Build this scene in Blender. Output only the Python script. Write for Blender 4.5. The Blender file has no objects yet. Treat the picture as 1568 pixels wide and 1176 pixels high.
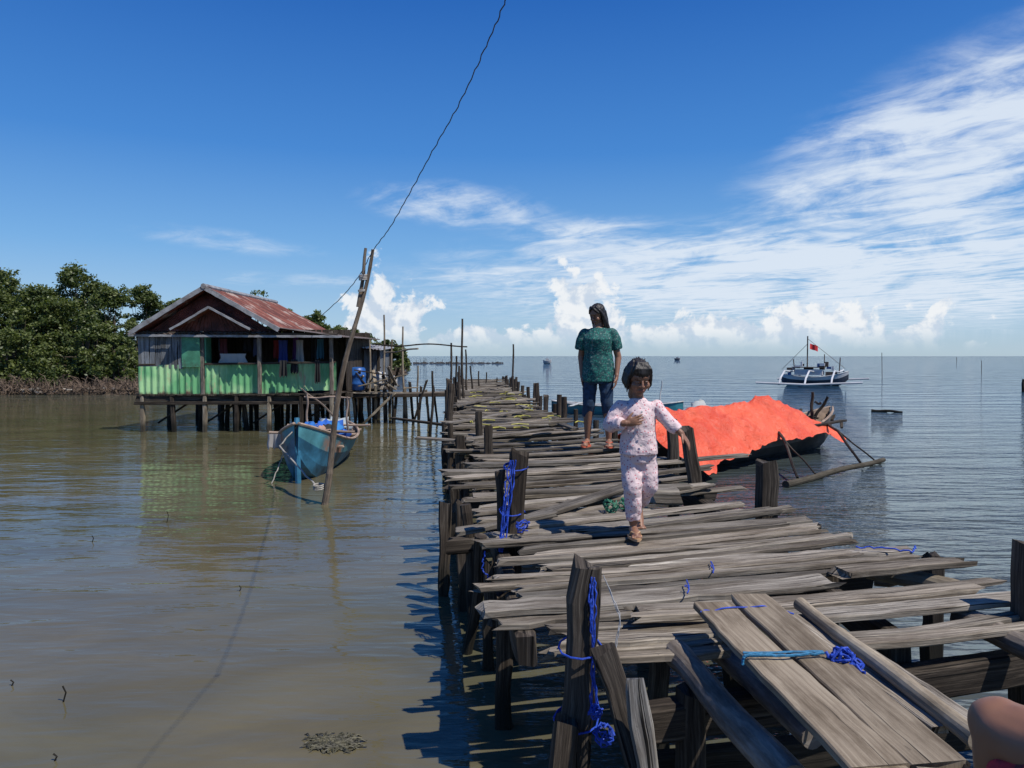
import bpy, math, random
import numpy as np
from mathutils import Vector, Matrix, noise, Quaternion
random.seed(7); np.random.seed(7)
R=random.random
def U(a,b): return a+(b-a)*random.random()
sc=bpy.context.scene
sc.view_settings.view_transform='Standard'; sc.view_settings.look='None'; sc.view_settings.exposure=0
COL=sc.collection
# ------------------------------------------------ camera
F=1132.0; CZ=1.7; PITCH=math.atan(43/F)
cam=bpy.data.cameras.new('camera'); camo=bpy.data.objects.new('camera',cam); COL.objects.link(camo)
cam.sensor_width=36; cam.lens=36*F/1568; cam.clip_start=0.05; cam.clip_end=30000
camo.location=(0,0,CZ); camo.rotation_euler=(math.pi/2-PITCH,0,0); sc.camera=camo
def ray(u,v):
    a=(u-784)/F; b=(588-v)/F
    return Vector((a, math.cos(PITCH)+b*math.sin(PITCH), -math.sin(PITCH)+b*math.cos(PITCH)))
def G(u,v,z=0.7):
    r=ray(u,v); t=(z-CZ)/r.z; return Vector((r.x*t,r.y*t,z))
def D(u,v,y):
    r=ray(u,v); t=y/r.y; return Vector((r.x*t,y,CZ+r.z*t))
# ------------------------------------------------ mesh builder
class MB:
    def __init__(s): s.v=[];s.f=[];s.uv=[];s.m=[];s.c=[]
    def add(s,verts,faces,uvs=None,mat=0,col=None):
        o=len(s.v); c=col if col is not None else (R(),R(),R())
        s.v+= [tuple(p) for p in verts]; s.c+=[c]*len(verts)
        for i,f in enumerate(faces):
            s.f.append(tuple(k+o for k in f)); s.m.append(mat)
            if uvs: s.uv+=list(uvs[i])
            else: s.uv+=[(verts[k][0]+verts[k][1]*.7,verts[k][2]) for k in f]
    def build(s,name,mats,parent=None,smooth=False):
        me=bpy.data.meshes.new(name); me.from_pydata(s.v,[],s.f)
        for m in mats: me.materials.append(m)
        me.polygons.foreach_set('material_index',s.m)
        if smooth: me.polygons.foreach_set('use_smooth',[True]*len(s.f))
        ul=me.uv_layers.new(name='UVMap'); ul.data.foreach_set('uv',[x for p in s.uv for x in p])
        ca=me.color_attributes.new('col','FLOAT_COLOR','POINT')
        ca.data.foreach_set('color',[x for c in s.c for x in (c[0],c[1],c[2],1)])
        me.update()
        ob=bpy.data.objects.new(name,me); COL.objects.link(ob)
        if parent: ob.parent=parent
        return ob
    def plank(s,p0,p1,w,t,up=(0,0,1),mat=0,segs=None,jit=.005,rag=.03,sag=0,col=None,taper=1.0):
        p0=Vector(p0);p1=Vector(p1);d=p1-p0;L=d.length;d.normalize();up=Vector(up)
        side=d.cross(up).normalized();up=side.cross(d).normalized()
        n=segs or max(2,int(L/.11)); c=min(w,t)*.16; ru=U(0,50);rv=U(0,50)
        prof=[(-w/2+c,t/2),(w/2-c,t/2),(w/2,t/2-c),(w/2,-t/2+c),(w/2-c,-t/2),(-w/2+c,-t/2),(-w/2,-t/2+c),(-w/2,t/2-c)]
        cum=[0]
        for k in range(8):
            a=prof[k];b=prof[(k+1)%8];cum.append(cum[-1]+math.hypot(a[0]-b[0],a[1]-b[1]))
        V=[];Ls=[];ph=U(0,6);wv=U(.3,1)*jit
        eL=[U(-rag,rag*.4) for _ in range(8)];tw=U(-.12,.12) if rag>.02 else 0
        for i in range(n+1):
            f=i/n;l=f*L;tp=1+(taper-1)*f
            ox=math.sin(f*3+ph)*wv*1.5;oz=math.cos(f*2.3+ph*2)*wv-sag*4*f*(1-f)
            jl=U(-jit,jit);jr=U(-jit,jit)
            if R()<.10 and jit>.006: jl+=jit*1.4
            if R()<.10 and jit>.006: jr-=jit*1.4
            for k,(a,b) in enumerate(prof):
                e=U(-rag,rag) if i in(0,n) else 0
                V.append(p0+d*(l+e)+side*(a*tp+ox+(jr if a>0 else jl))+up*(b*tp+oz+a*tw*(f-.5)+U(-jit,jit)*.22))
            Ls.append(l)
        Fc=[];UVs=[]
        for i in range(n):
            for k in range(8):
                k2=(k+1)%8
                Fc.append((i*8+k,(i+1)*8+k,(i+1)*8+k2,i*8+k2))
                UVs.append(((Ls[i]+ru,cum[k]+rv),(Ls[i+1]+ru,cum[k]+rv),(Ls[i+1]+ru,cum[k+1]+rv),(Ls[i]+ru,cum[k+1]+rv)))
        Fc.append(tuple(range(8)));UVs.append([(ru+prof[k][1]*.3,rv+prof[k][0]) for k in range(8)])
        Fc.append(tuple(n*8+k for k in reversed(range(8))));UVs.append([(ru+prof[k][1]*.3,rv+prof[k][0]) for k in reversed(range(8))])
        s.add(V,Fc,UVs,mat,col)
    def tube(s,pts,r,n=8,mat=0,col=None,cap=True,nodes=0):
        pts=[Vector(p) for p in pts]
        if not hasattr(r,'__len__'): r=[r]*len(pts)
        V=[];Ls=[];l=0;ru=U(0,50);rv=U(0,50);ref=None
        for i,p in enumerate(pts):
            d=(pts[min(i+1,len(pts)-1)]-pts[max(i-1,0)])
            if d.length<1e-9:d=Vector((0,0,1))
            d.normalize()
            if ref is None: ref=Vector((0,0,1)) if abs(d.z)<.9 else Vector((1,0,0))
            a=d.cross(ref).normalized();b=a.cross(d).normalized();ref=b
            if i: l+=(p-pts[i-1]).length
            Ls.append(l)
            for k in range(n):
                t=2*math.pi*k/n;V.append(p+(a*math.cos(t)+b*math.sin(t))*r[i])
        Fc=[];UVs=[]
        for i in range(len(pts)-1):
            for k in range(n):
                k2=(k+1)%n;q=2*math.pi*max(r)/n
                Fc.append((i*n+k,(i+1)*n+k,(i+1)*n+k2,i*n+k2))
                UVs.append(((Ls[i]+ru,k*q+rv),(Ls[i+1]+ru,k*q+rv),(Ls[i+1]+ru,(k+1)*q+rv),(Ls[i]+ru,(k+1)*q+rv)))
        if cap:
            Fc.append(tuple(range(n)));UVs.append([(ru,rv+k*.003) for k in range(n)])
            Fc.append(tuple((len(pts)-1)*n+k for k in reversed(range(n))));UVs.append([(ru,rv+k*.003) for k in range(n)])
        s.add(V,Fc,UVs,mat,col)
    def pole(s,p0,p1,r0,r1=None,n=10,mat=0,bend=.02,nodes=.35,col=None):
        p0=Vector(p0);p1=Vector(p1);L=(p1-p0).length;m=max(5,int(L/.05)) if L<4 else int(L/.12)
        if r1 is None:r1=r0*.85
        ph=U(0,6);pts=[];rr=[]
        for i in range(m+1):
            f=i/m;p=p0.lerp(p1,f)+Vector((math.sin(f*5+ph),math.cos(f*4+ph),math.sin(f*6+ph*2)))*bend*math.sin(math.pi*f)
            pts.append(p);k=abs(((f*L/nodes)%1)-.5)
            rr.append((r0+(r1-r0)*f)*(1+(.12 if k>.44 else 0)+U(-.02,.02)))
        s.tube(pts,rr,n,mat,col)
    def box(s,c,sz,rot=None,mat=0,col=None):
        c=Vector(c);hx,hy,hz=sz[0]/2,sz[1]/2,sz[2]/2
        V=[Vector((x,y,z)) for x in(-hx,hx) for y in(-hy,hy) for z in(-hz,hz)]
        if rot is not None: V=[rot@v for v in V]
        V=[v+c for v in V]
        s.add(V,[(0,1,3,2),(4,6,7,5),(0,4,5,1),(2,3,7,6),(0,2,6,4),(1,5,7,3)],None,mat,col)
    def corr(s,a,b,c,d,pitch=.09,amp=.015,mat=0,rows=6,jit=0,col=None):
        """corrugated sheet; a->b across the ridges, a->d along them. quad a,b,c,d"""
        a,b,c,d=[Vector(q) for q in(a,b,c,d)]
        nrm=(b-a).cross(d-a).normalized();W=(b-a).length;H=(d-a).length
        n=max(4,int(W/pitch*6));V=[];ru=U(0,9);rv=U(0,9);uvl=[]
        for j in range(rows+1):
            g=j/rows
            for i in range(n+1):
                f=i/n;p=a.lerp(b,f).lerp(d.lerp(c,f),g)
                V.append(p+nrm*(amp*math.sin(2*math.pi*f*W/pitch)+U(-jit,jit)));uvl.append((g*H+ru,f*W+rv))
        Fc=[];UVs=[]
        for j in range(rows):
            for i in range(n):
                q=(j*(n+1)+i,j*(n+1)+i+1,(j+1)*(n+1)+i+1,(j+1)*(n+1)+i)
                Fc.append(q);UVs.append([uvl[k] for k in q])
        s.add(V,Fc,UVs,mat,col)
def empty(name,loc=(0,0,0)):
    e=bpy.data.objects.new(name,None);COL.objects.link(e);e.location=loc;e.empty_display_size=.2;return e
# ------------------------------------------------ materials
class NT:
    def __init__(s,nt): s.nt=nt;s.N=nt.nodes;s.L=nt.links
    def n(s,t,**k):
        x=s.N.new(t)
        for a,b in k.items(): setattr(x,a,b)
        return x
    def set(s,sock,val):
        if isinstance(val,bpy.types.NodeSocket): s.L.new(val,sock)
        else: sock.default_value=val
    def m(s,op,a,b=0.0,c=None,clamp=False):
        x=s.n('ShaderNodeMath',operation=op,use_clamp=clamp);s.set(x.inputs[0],a);s.set(x.inputs[1],b)
        if c is not None:s.set(x.inputs[2],c)
        return x.outputs[0]
    def mix(s,f,a,b,bt='MIX'):
        x=s.n('ShaderNodeMix',data_type='RGBA',blend_type=bt)
        s.set(x.inputs[0],f)
        for i,q in((6,a),(7,b)):
            if isinstance(q,tuple) and len(q)==3:q=q+(1,)
            s.set(x.inputs[i],q)
        return x.outputs[2]
    def map(s,vec,scale=(1,1,1),rot=(0,0,0),loc=(0,0,0)):
        x=s.n('ShaderNodeMapping');s.L.new(vec,x.inputs[0]);x.inputs['Scale'].default_value=scale
        x.inputs['Rotation'].default_value=rot;x.inputs['Location'].default_value=loc;return x.outputs[0]
    def noise(s,vec,scale=1,detail=4,rough=.5,dist=0):
        x=s.n('ShaderNodeTexNoise');s.L.new(vec,x.inputs['Vector']);x.inputs['Scale'].default_value=scale
        x.inputs['Detail'].default_value=detail;x.inputs['Roughness'].default_value=rough;x.inputs['Distortion'].default_value=dist
        return x.outputs[0]
    def ss(s,x,a,b,lo=0.0,hi=1.0):
        q=s.n('ShaderNodeMapRange',interpolation_type='SMOOTHSTEP');s.set(q.inputs[0],x)
        s.set(q.inputs[1],a);s.set(q.inputs[2],b);q.inputs[3].default_value=lo;q.inputs[4].default_value=hi;return q.outputs[0]
    def ramp(s,f,stops):
        x=s.n('ShaderNodeValToRGB');s.L.new(f,x.inputs[0]);e=x.color_ramp.elements
        while len(e)<len(stops): e.new(.5)
        for i,(p,c) in enumerate(stops): e[i].position=p;e[i].color=c+(1,) if len(c)==3 else c
        return x.outputs[0]
def newmat(name):
    m=bpy.data.materials.new(name);m.use_nodes=True;nt=NT(m.node_tree);b=m.node_tree.nodes['Principled BSDF'];return m,nt,b
def bump(nt,b,h,dist=.005,strength=1):
    x=nt.n('ShaderNodeBump');x.inputs['Distance'].default_value=dist;x.inputs['Strength'].default_value=strength
    nt.L.new(h,x.inputs['Height']);nt.L.new(x.outputs[0],b.inputs['Normal'])
def wood(name,dark,mid,light,var=.6,gs=(2.2,105,1),crack=.39,bd=.006,wet=False,g2k=.55):
    m,nt,b=newmat(name);uv=nt.n('ShaderNodeUVMap').outputs[0]
    g=nt.noise(nt.map(uv,gs),1,6,.72,.15)
    g2=nt.noise(nt.map(uv,(gs[0]*.45,gs[1]*g2k,1)),1,4,.6,.35)
    st=nt.noise(nt.map(uv,(2.2,9,1)),1,5,.65)
    sp2=nt.noise(nt.map(uv,(28,60,1)),1,3,.6)
    c=nt.ramp(g,[(0.30,dark),(.5,mid),(.70,light)])
    at=nt.n('ShaderNodeAttribute',attribute_name='col').outputs['Color']
    sp=nt.n('ShaderNodeSeparateColor');nt.L.new(at,sp.inputs[0])
    br=nt.m('ADD',nt.m('MULTIPLY',sp.outputs[0],var),1-var*.62)
    c=nt.mix(nt.m('MULTIPLY',sp.outputs[1],.45),c,nt.mix(1.0,c,(.84,.72,.58),'MULTIPLY'))
    cr=nt.ss(g2,crack-.03,crack+.01)
    c=nt.mix(cr,(dark[0]*.2,dark[1]*.2,dark[2]*.2),c)
    c=nt.mix(nt.ss(st,.36,.60,.75,.0),c,nt.mix(1.0,c,(.36,.32,.28),'MULTIPLY'))
    c=nt.mix(nt.ss(sp2,.66,.74,0,.6),c,(dark[0]*.6,dark[1]*.6,dark[2]*.6))
    if wet:
        z=nt.n('ShaderNodeSeparateXYZ');nt.L.new(nt.n('ShaderNodeNewGeometry').outputs['Position'],z.inputs[0])
        c=nt.mix(nt.ss(nt.m('ADD',z.outputs[2],nt.m('MULTIPLY',st,-.2)),.02,.22,.8,0),c,(.012,.012,.008))
    v=nt.n('ShaderNodeVectorMath',operation='SCALE');nt.L.new(c,v.inputs[0]);nt.L.new(br,v.inputs[3])
    nt.L.new(v.outputs[0],b.inputs['Base Color']);b.inputs['Roughness'].default_value=.85
    b.inputs['Specular IOR Level'].default_value=.25
    bump(nt,b,nt.m('ADD',nt.m('MULTIPLY',g,.7),nt.m('MULTIPLY',cr,.7)),bd)
    return m
def plain(name,col,rough=.7,var=.25,scale=6,dirt=None,metal=0,bd=.002):
    m,nt,b=newmat(name);tc=nt.n('ShaderNodeTexCoord').outputs['Object']
    g=nt.noise(tc,scale,5,.6)
    c=nt.mix(nt.ss(g,.3,.7),tuple(x*(1-var) for x in col),tuple(min(1,x*(1+var)) for x in col))
    if dirt:
        d=nt.noise(tc,scale*.4,6,.7);c=nt.mix(nt.ss(d,.5,.66),c,dirt)
    nt.L.new(c,b.inputs['Base Color']);b.inputs['Roughness'].default_value=rough;b.inputs['Metallic'].default_value=metal
    bump(nt,b,nt.noise(tc,scale*4,4,.6),bd);return m
W_deck=wood('deck_wood',(.075,.066,.054),(.25,.222,.182),(.48,.44,.375),.85,bd=.006)
W_dark=wood('dark_timber',(.018,.014,.011),(.06,.049,.039),(.17,.145,.115),.6,(2.5,80,1),wet=True)
W_board=wood('gangplank_wood',(.17,.135,.095),(.31,.255,.185),(.43,.37,.28),.35,(1.4,80,1),.33,.0025)
W_bam=wood('bamboo_wood',(.20,.17,.12),(.36,.31,.235),(.48,.43,.33),.5,(5,22,1),.26,.0015,wet=True)
W_log=wood('log_wood',(.13,.11,.095),(.25,.22,.19),(.38,.345,.30),.4,(6,28,1),.28,.003,wet=True)
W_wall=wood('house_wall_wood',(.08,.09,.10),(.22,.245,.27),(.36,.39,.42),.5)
M_blue=plain('blue_rope',(.015,.06,.42),.6,.3,60)
M_black=plain('black_wire',(.012,.012,.014),.5)
# ------------------------------------------------ sun + sky
S=Vector((.62,-.45,1.2)).normalized();EL=math.asin(S.z);AZ=math.atan2(S.x,S.y)
sun=bpy.data.lights.new('sun','SUN');sun.energy=4.7;sun.angle=math.radians(.5);sun.color=(1,.95,.88)
so=bpy.data.objects.new('sun',sun);COL.objects.link(so);so.rotation_euler=S.to_track_quat('Z','Y').to_euler();so.location=(20,-8,40)
w=bpy.data.worlds.new('World');sc.world=w;w.use_nodes=True;nt=NT(w.node_tree);bg=w.node_tree.nodes['Background']
bg.inputs[1].default_value=.1
sky=nt.n('ShaderNodeTexSky',sky_type='NISHITA');sky.sun_disc=False;sky.sun_elevation=EL;sky.sun_rotation=AZ
sky.air_density=1.0;sky.dust_density=.6;sky.ozone_density=2.5;sky.altitude=0
tc=nt.n('ShaderNodeTexCoord').outputs['Generated']
nv=nt.n('ShaderNodeVectorMath',operation='NORMALIZE');nt.L.new(tc,nv.inputs[0])
sp=nt.n('ShaderNodeSeparateXYZ');nt.L.new(nv.outputs[0],sp.inputs[0]);X,Y,Z=sp.outputs
az=nt.m('MULTIPLY',nt.m('ARCTAN2',X,Y),57.2958);el=nt.m('MULTIPLY',nt.m('ARCSINE',Z),57.2958)
ae=nt.n('ShaderNodeCombineXYZ');nt.L.new(az,ae.inputs[0]);nt.L.new(el,ae.inputs[1]);ae=ae.outputs[0]
def ell(a0,e0,ra,re,shear=0.0):
    da=nt.m('SUBTRACT',az,a0);de=nt.m('SUBTRACT',nt.m('SUBTRACT',el,e0),nt.m('MULTIPLY',da,shear))
    return nt.m('SQRT',nt.m('ADD',nt.m('POWER',nt.m('ABSOLUTE',nt.m('DIVIDE',da,ra)),2.0),nt.m('POWER',nt.m('ABSOLUTE',nt.m('DIVIDE',de,re)),2.0)))
def gs(*a,amp=1.0,**k): return nt.m('MULTIPLY',nt.ss(ell(*a,**k),1.25,.25),amp)
zc=nt.m('MAXIMUM',Z,.03)
px=nt.m('DIVIDE',X,zc);py=nt.m('DIVIDE',Y,zc)
t=math.radians(-24);dx,dy=math.sin(t),math.cos(t)
al=nt.m('ADD',nt.m('MULTIPLY',px,dx),nt.m('MULTIPLY',py,dy));ac=nt.m('SUBTRACT',nt.m('MULTIPLY',px,dy),nt.m('MULTIPLY',py,dx))
cv=nt.n('ShaderNodeCombineXYZ');nt.L.new(nt.m('MULTIPLY',al,1.15),cv.inputs[0]);nt.L.new(nt.m('MULTIPLY',ac,2.2),cv.inputs[1]);cv=cv.outputs[0]
cn=nt.noise(cv,1.0,7,.62,.9)
cn2=nt.noise(nt.map(ae,(.13,.42,1),(0,0,-.2)),1,7,.64,.6)
mk=nt.m('MAXIMUM',gs(32,13,18.5,8.0,amp=1.3,shear=.25),gs(23,5.8,34,5.2,amp=1.45))
mk=nt.m('MAXIMUM',mk,gs(-4,11.3,9.5,2.1,amp=.95,shear=-.07));mk=nt.m('MAXIMUM',mk,gs(-21,8.2,9,1.2,amp=.5,shear=-.06))
mk=nt.m('MAXIMUM',mk,gs(6,9.3,9,1.6,amp=.95,shear=.02));mk=nt.m('MAXIMUM',mk,gs(-16,5.6,9,.8,amp=.5));mk=nt.m('MAXIMUM',mk,gs(0,6.0,11,1.6,amp=.95))
cmix=nt.m('ADD',nt.m('MULTIPLY',cn,.5),nt.m('MULTIPLY',cn2,.5))
cir=nt.ss(nt.m('MULTIPLY',mk,nt.m('ADD',nt.m('MULTIPLY',nt.m('SUBTRACT',cmix,.5),4.0),.72)),.12,1.25,0,.90)
bn=nt.noise(ae,.42,6,.58,.2)
f=nt.m('SUBTRACT',1.05,ell(-9.8,0.6,4.5,6.2))
f=nt.m('MAXIMUM',f,nt.m('SUBTRACT',1.08,ell(5.4,1.7,3.3,5.6)))
f=nt.m('MAXIMUM',f,nt.m('SUBTRACT',.85,ell(-1,.6,12,2.5)))
f=nt.m('MAXIMUM',f,nt.m('SUBTRACT',.90,ell(19,.9,19,3.2)))
fd=nt.m('ADD',f,nt.m('MULTIPLY',nt.m('SUBTRACT',bn,.57),2.3))
cum=nt.ss(fd,.0,.2,0,.92)
cum=nt.m('MULTIPLY',cum,nt.ss(el,.1,2.4))
bn2=nt.noise(nt.map(ae,(1,1,1),loc=(-.5,-.5,0)),.42,6,.58,.2)
shade=nt.ss(nt.m('SUBTRACT',bn,bn2),-.09,.08)
tint=nt.ramp(nt.m('DIVIDE',el,60.0),[(0,(.85,.95,1.1)),(.15,(.5,.78,1.1)),(.45,(.14,.45,1.0)),(1,(.12,.4,.9))])
expl=nt.ramp(nt.m('DIVIDE',el,60.0),[(0,(.50,.655,.775)),(.035,(.405,.605,.81)),(.13,(.20,.45,.80)),(.25,(.068,.27,.70)),(.48,(.013,.115,.48)),(1,(.01,.08,.36))])
v10=nt.n('ShaderNodeVectorMath',operation='SCALE');nt.L.new(expl,v10.inputs[0]);v10.inputs[3].default_value=10
skyc=nt.mix(.72,nt.mix(1.0,sky.outputs[0],tint,'MULTIPLY'),v10.outputs[0])
cumc=nt.mix(shade,(5.9,6.8,8.0),(8.9,9.1,9.3))
c=nt.mix(cir,skyc,(7.4,8.2,9.2))
c=nt.mix(cum,c,cumc)
nt.L.new(c,bg.inputs[0])
# ------------------------------------------------ water
m,nt,b=newmat('sea_water');g=nt.n('ShaderNodeNewGeometry').outputs['Position']
sx=nt.n('ShaderNodeSeparateXYZ');nt.L.new(g,sx.inputs[0])
big=nt.noise(g,.16,3,.55,.4)
bx=nt.m('ADD',sx.outputs[0],nt.m('MULTIPLY',big,3.0))
right=nt.ss(bx,.3,4.5)
far=nt.ss(sx.outputs[1],16,60)
murk=nt.m('MULTIPLY',nt.m('SUBTRACT',1.0,right),nt.m('SUBTRACT',1.0,far))
blot=nt.noise(nt.map(g,(.7,1.1,1)),1,5,.6,.6)
shal=nt.mix(nt.ss(big,.35,.65),(.142,.122,.070),(.098,.095,.052))
shal=nt.mix(nt.ss(blot,.35,.7),nt.mix(1.0,shal,(.76,.76,.74),'MULTIPLY'),shal)
deep=nt.mix(nt.ss(sx.outputs[1],5,30),(.055,.065,.058),(.016,.045,.072))
nt.L.new(nt.mix(murk,deep,shal),b.inputs['Base Color'])
b.inputs['IOR'].default_value=1.33;b.inputs['Roughness'].default_value=.03
r1=nt.noise(nt.map(g,(1.1,3.4,1),(0,0,.12)),1.0,3,.5,.4)
r2=nt.noise(nt.map(g,(2.2,7.5,1),(0,0,-.15)),1.0,3,.5,.3)
r4=nt.noise(nt.map(g,(5,15,1),(0,0,.25)),1.0,3,.5,.2)
r3=nt.noise(nt.map(g,(.28,1.0,1),(0,0,.1)),1.0,2,.5)
patch=nt.noise(nt.map(g,(.25,.5,1)),1,2,.5)
amp=nt.m('ADD',nt.m('MULTIPLY',nt.m('MAXIMUM',right,far),.9),.10)
h=nt.m('MULTIPLY',nt.m('MULTIPLY',r1,.042),nt.m('ADD',amp,nt.m('MULTIPLY',patch,.62)))
h=nt.m('ADD',h,nt.m('MULTIPLY',nt.m('MULTIPLY',r2,amp),.048))
h=nt.m('ADD',h,nt.m('MULTIPLY',nt.m('MULTIPLY',r4,amp),.018))
h=nt.m('ADD',h,nt.m('MULTIPLY',nt.m('MULTIPLY',r3,amp),nt.m('ADD',.18,nt.m('MULTIPLY',far,.8))))
bp=nt.n('ShaderNodeBump');bp.inputs['Distance'].default_value=1.0;nt.L.new(h,bp.inputs['Height']);nt.L.new(bp.outputs[0],b.inputs['Normal'])
M_water=m
mb=MB();Q=9000
mb.add([(-Q,-Q,0),(Q,-Q,0),(Q,Q,0),(-Q,Q,0)],[(0,1,2,3)]);mb.build('water',[M_water])
# ------------------------------------------------ shore
M_mud=plain('mud_bank',(.075,.055,.035),.95,.4,1.2,(.03,.028,.018),bd=.04)
def shore_y(x): return 33+max(0,x+17)**1.25*2.9+math.sin(x*.5)*.8
mb=MB();xs=np.arange(-140,-6.5,1.0);nx=len(xs);ny=60
V=[]
for j in range(ny):
    for x in xs:
        d=(j/ny)**2*90-1.5;y=shore_y(x)+d
        z=-.15+.5*min(1,max(0,(d+1.5)/3))+noise.noise(Vector((x*.4,y*.4,0)))*.15
        if x>-.155*y: z-=.6
        V.append((x+U(-.2,.2),y,z))
mb.add(V,[(j*nx+i,j*nx+i+1,(j+1)*nx+i+1,(j+1)*nx+i) for j in range(ny-1) for i in range(nx-1)])
mb.build('mud_shore',[M_mud],smooth=True)
def leafmat(name,lo,hi):
    m,nt,b=newmat(name);at=nt.n('ShaderNodeAttribute',attribute_name='col').outputs['Color']
    sp=nt.n('ShaderNodeSeparateColor');nt.L.new(at,sp.inputs[0])
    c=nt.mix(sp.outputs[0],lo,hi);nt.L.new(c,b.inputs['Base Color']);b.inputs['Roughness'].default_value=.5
    tr=nt.n('ShaderNodeBsdfTranslucent');nt.L.new(nt.mix(1.0,c,(1.1,1.3,.5),'MULTIPLY'),tr.inputs[0])
    mx=nt.n('ShaderNodeMixShader');mx.inputs[0].default_value=.3;nt.L.new(b.outputs[0],mx.inputs[1]);nt.L.new(tr.outputs[0],mx.inputs[2])
    nt.L.new(mx.outputs[0],nt.N['Material Output'].inputs[0]);return m
M_leaf=leafmat('mangrove_leaves',(.045,.072,.016),(.185,.215,.065))
M_bark=plain('mangrove_bark',(.11,.085,.06),.9,.4,5)
def tree(x,y,h,wd,n=20000,leaf=.08,base=.25):
    mb=MB();c0=Vector((x,y,base));blobs=[]
    nbl=int(30+wd*4)
    for i in range(nbl):
        a=U(0,6.28);rn=math.sqrt(R());rr=rn*wd*.44;env=1-.36*rn**2.4
        hz=U(.08,.86)*env
        blobs.append((c0+Vector((math.cos(a)*rr,math.sin(a)*rr*.8,h*hz)),U(.085,.15)*wd*(1.15-hz*.4)))
    for k in range(9):
        rn=U(0,.75);a=U(0,6.28);blobs.append((c0+Vector((math.cos(a)*rn*wd*.42,math.sin(a)*rn*wd*.3,h*(U(.80,.92)-.30*rn**2))),h*U(.06,.10)))
    for k in range(3):
        a=U(0,6.28);s0=c0+Vector((math.cos(a)*.25,math.sin(a)*.25,-.4));top=c0+Vector((math.cos(a)*wd*.12,math.sin(a)*wd*.12,h*.6))
        mid=s0.lerp(top,.5)+Vector((U(-.2,.2),U(-.2,.2),0))
        mb.tube([s0,mid,top],[.08,.06,.03],6,1)
    for (p,r) in blobs:
        st=c0+Vector((0,0,h*U(.1,.4)));mb.tube([st,st.lerp(p,.5)+Vector((0,0,-.1)),p],[.03,.02,.008],5,1)
    tot=sum(r*r for p,r in blobs);P=[];C=[]
    for (p,r) in blobs:
        nb=int(n*r*r/tot);ncl=max(7,int(nb/45));tone=U(-.14,.14)
        for q in range(ncl):
            v=np.random.normal(size=3);v/=np.linalg.norm(v);rad=r*U(.4,1.15)
            cc=np.array(p)+v*rad*np.array([1,1,.85])
            if cc[2]<.35: cc[2]=.35+R()*.3
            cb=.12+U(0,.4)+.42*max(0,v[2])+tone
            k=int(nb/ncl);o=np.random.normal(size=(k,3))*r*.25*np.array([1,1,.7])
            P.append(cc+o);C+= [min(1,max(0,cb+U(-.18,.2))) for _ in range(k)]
    P=np.concatenate(P);k=len(P)
    a=np.random.normal(size=(k,3))*np.array([1,1,.7]);a/=np.linalg.norm(a,axis=1)[:,None];bb=np.cross(a,np.random.normal(size=(k,3)));bb/=np.linalg.norm(bb,axis=1)[:,None]
    sz=leaf*np.random.uniform(.6,1.2,(k,1));A=a*sz;B=bb*sz*.55
    o=len(mb.v);VV=np.stack([P-A,P-B,P+A,P+B],1).reshape(-1,3)
    mb.v+=list(map(tuple,VV.tolist()))
    for i in range(k):
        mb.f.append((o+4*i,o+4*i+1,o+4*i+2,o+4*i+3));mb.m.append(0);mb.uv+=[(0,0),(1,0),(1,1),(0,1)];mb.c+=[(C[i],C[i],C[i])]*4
    return mb.build('mangrove_tree',[M_leaf,M_bark])
def tpx(uc,vt,wpx,y,**k):
    p=D(uc,vt,y);wd=wpx/F*y;tree(p.x,y,p.z-.2,wd,**k)
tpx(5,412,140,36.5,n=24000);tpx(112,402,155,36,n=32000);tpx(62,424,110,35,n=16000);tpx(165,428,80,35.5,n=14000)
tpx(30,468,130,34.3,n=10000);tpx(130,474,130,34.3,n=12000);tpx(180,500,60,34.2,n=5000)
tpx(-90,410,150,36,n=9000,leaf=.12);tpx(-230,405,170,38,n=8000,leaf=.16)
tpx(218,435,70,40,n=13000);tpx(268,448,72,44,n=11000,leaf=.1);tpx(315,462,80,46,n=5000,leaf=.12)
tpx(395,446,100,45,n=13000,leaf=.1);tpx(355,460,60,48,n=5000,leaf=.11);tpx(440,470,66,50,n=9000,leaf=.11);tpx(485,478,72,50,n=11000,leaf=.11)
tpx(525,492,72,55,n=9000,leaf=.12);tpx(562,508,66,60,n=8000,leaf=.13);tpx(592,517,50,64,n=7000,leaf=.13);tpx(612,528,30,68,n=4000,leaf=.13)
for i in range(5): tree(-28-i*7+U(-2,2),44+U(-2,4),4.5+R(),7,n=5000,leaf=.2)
mb=MB()
for i in range(2300):
    u=U(-60,222);yy=U(32.0,35.0);x=(u-784)/F*yy;a=U(0,6.28);l=U(.3,1.0);b0=Vector((x,yy,U(.0,.35)))
    e=b0+Vector((math.cos(a)*l*.7,math.sin(a)*l*.5,U(-.25,.6)))
    mb.tube([b0,b0.lerp(e,.5)+Vector((0,0,U(0,.2))),e],[.018,.014,.008],4,0,cap=False)
for i in range(420):
    u=U(430,622);f=(u-430)/195;yy=46+f*18+U(-1,1);x=(u-784)/F*yy;b0=Vector((x,yy,.1));mb.tube([b0,b0+Vector((U(-.6,.6),0,U(.2,.8)))],[.03,.015],4,0,cap=False)
mb.build('mangrove_roots',[plain('root_wood',(.13,.092,.064),.9,.5,3)])
mb=MB()
for i in range(60):
    p=Vector((U(-24,-16.5),U(32.0,33.5),U(.1,.3)));mb.box(p,(U(.05,.25),U(.05,.2),U(.03,.1)),Matrix.Rotation(U(0,3),3,'Z'),col=(R(),)*3)
mb.build('shore_debris',[plain('debris_grey',(.35,.31,.26),.8,.6,3)])
mb=MB();n=70
for i in range(n):
    x=-27+i*.36;y=165+U(-4,4)
    if R()<.75: mb.box((x,y,.05),(U(.3,1.2),U(1,3),U(.3,.9)*(1.4 if i<14 else .6)),Matrix.Rotation(U(-.4,.4),3,'Y'))
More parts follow.
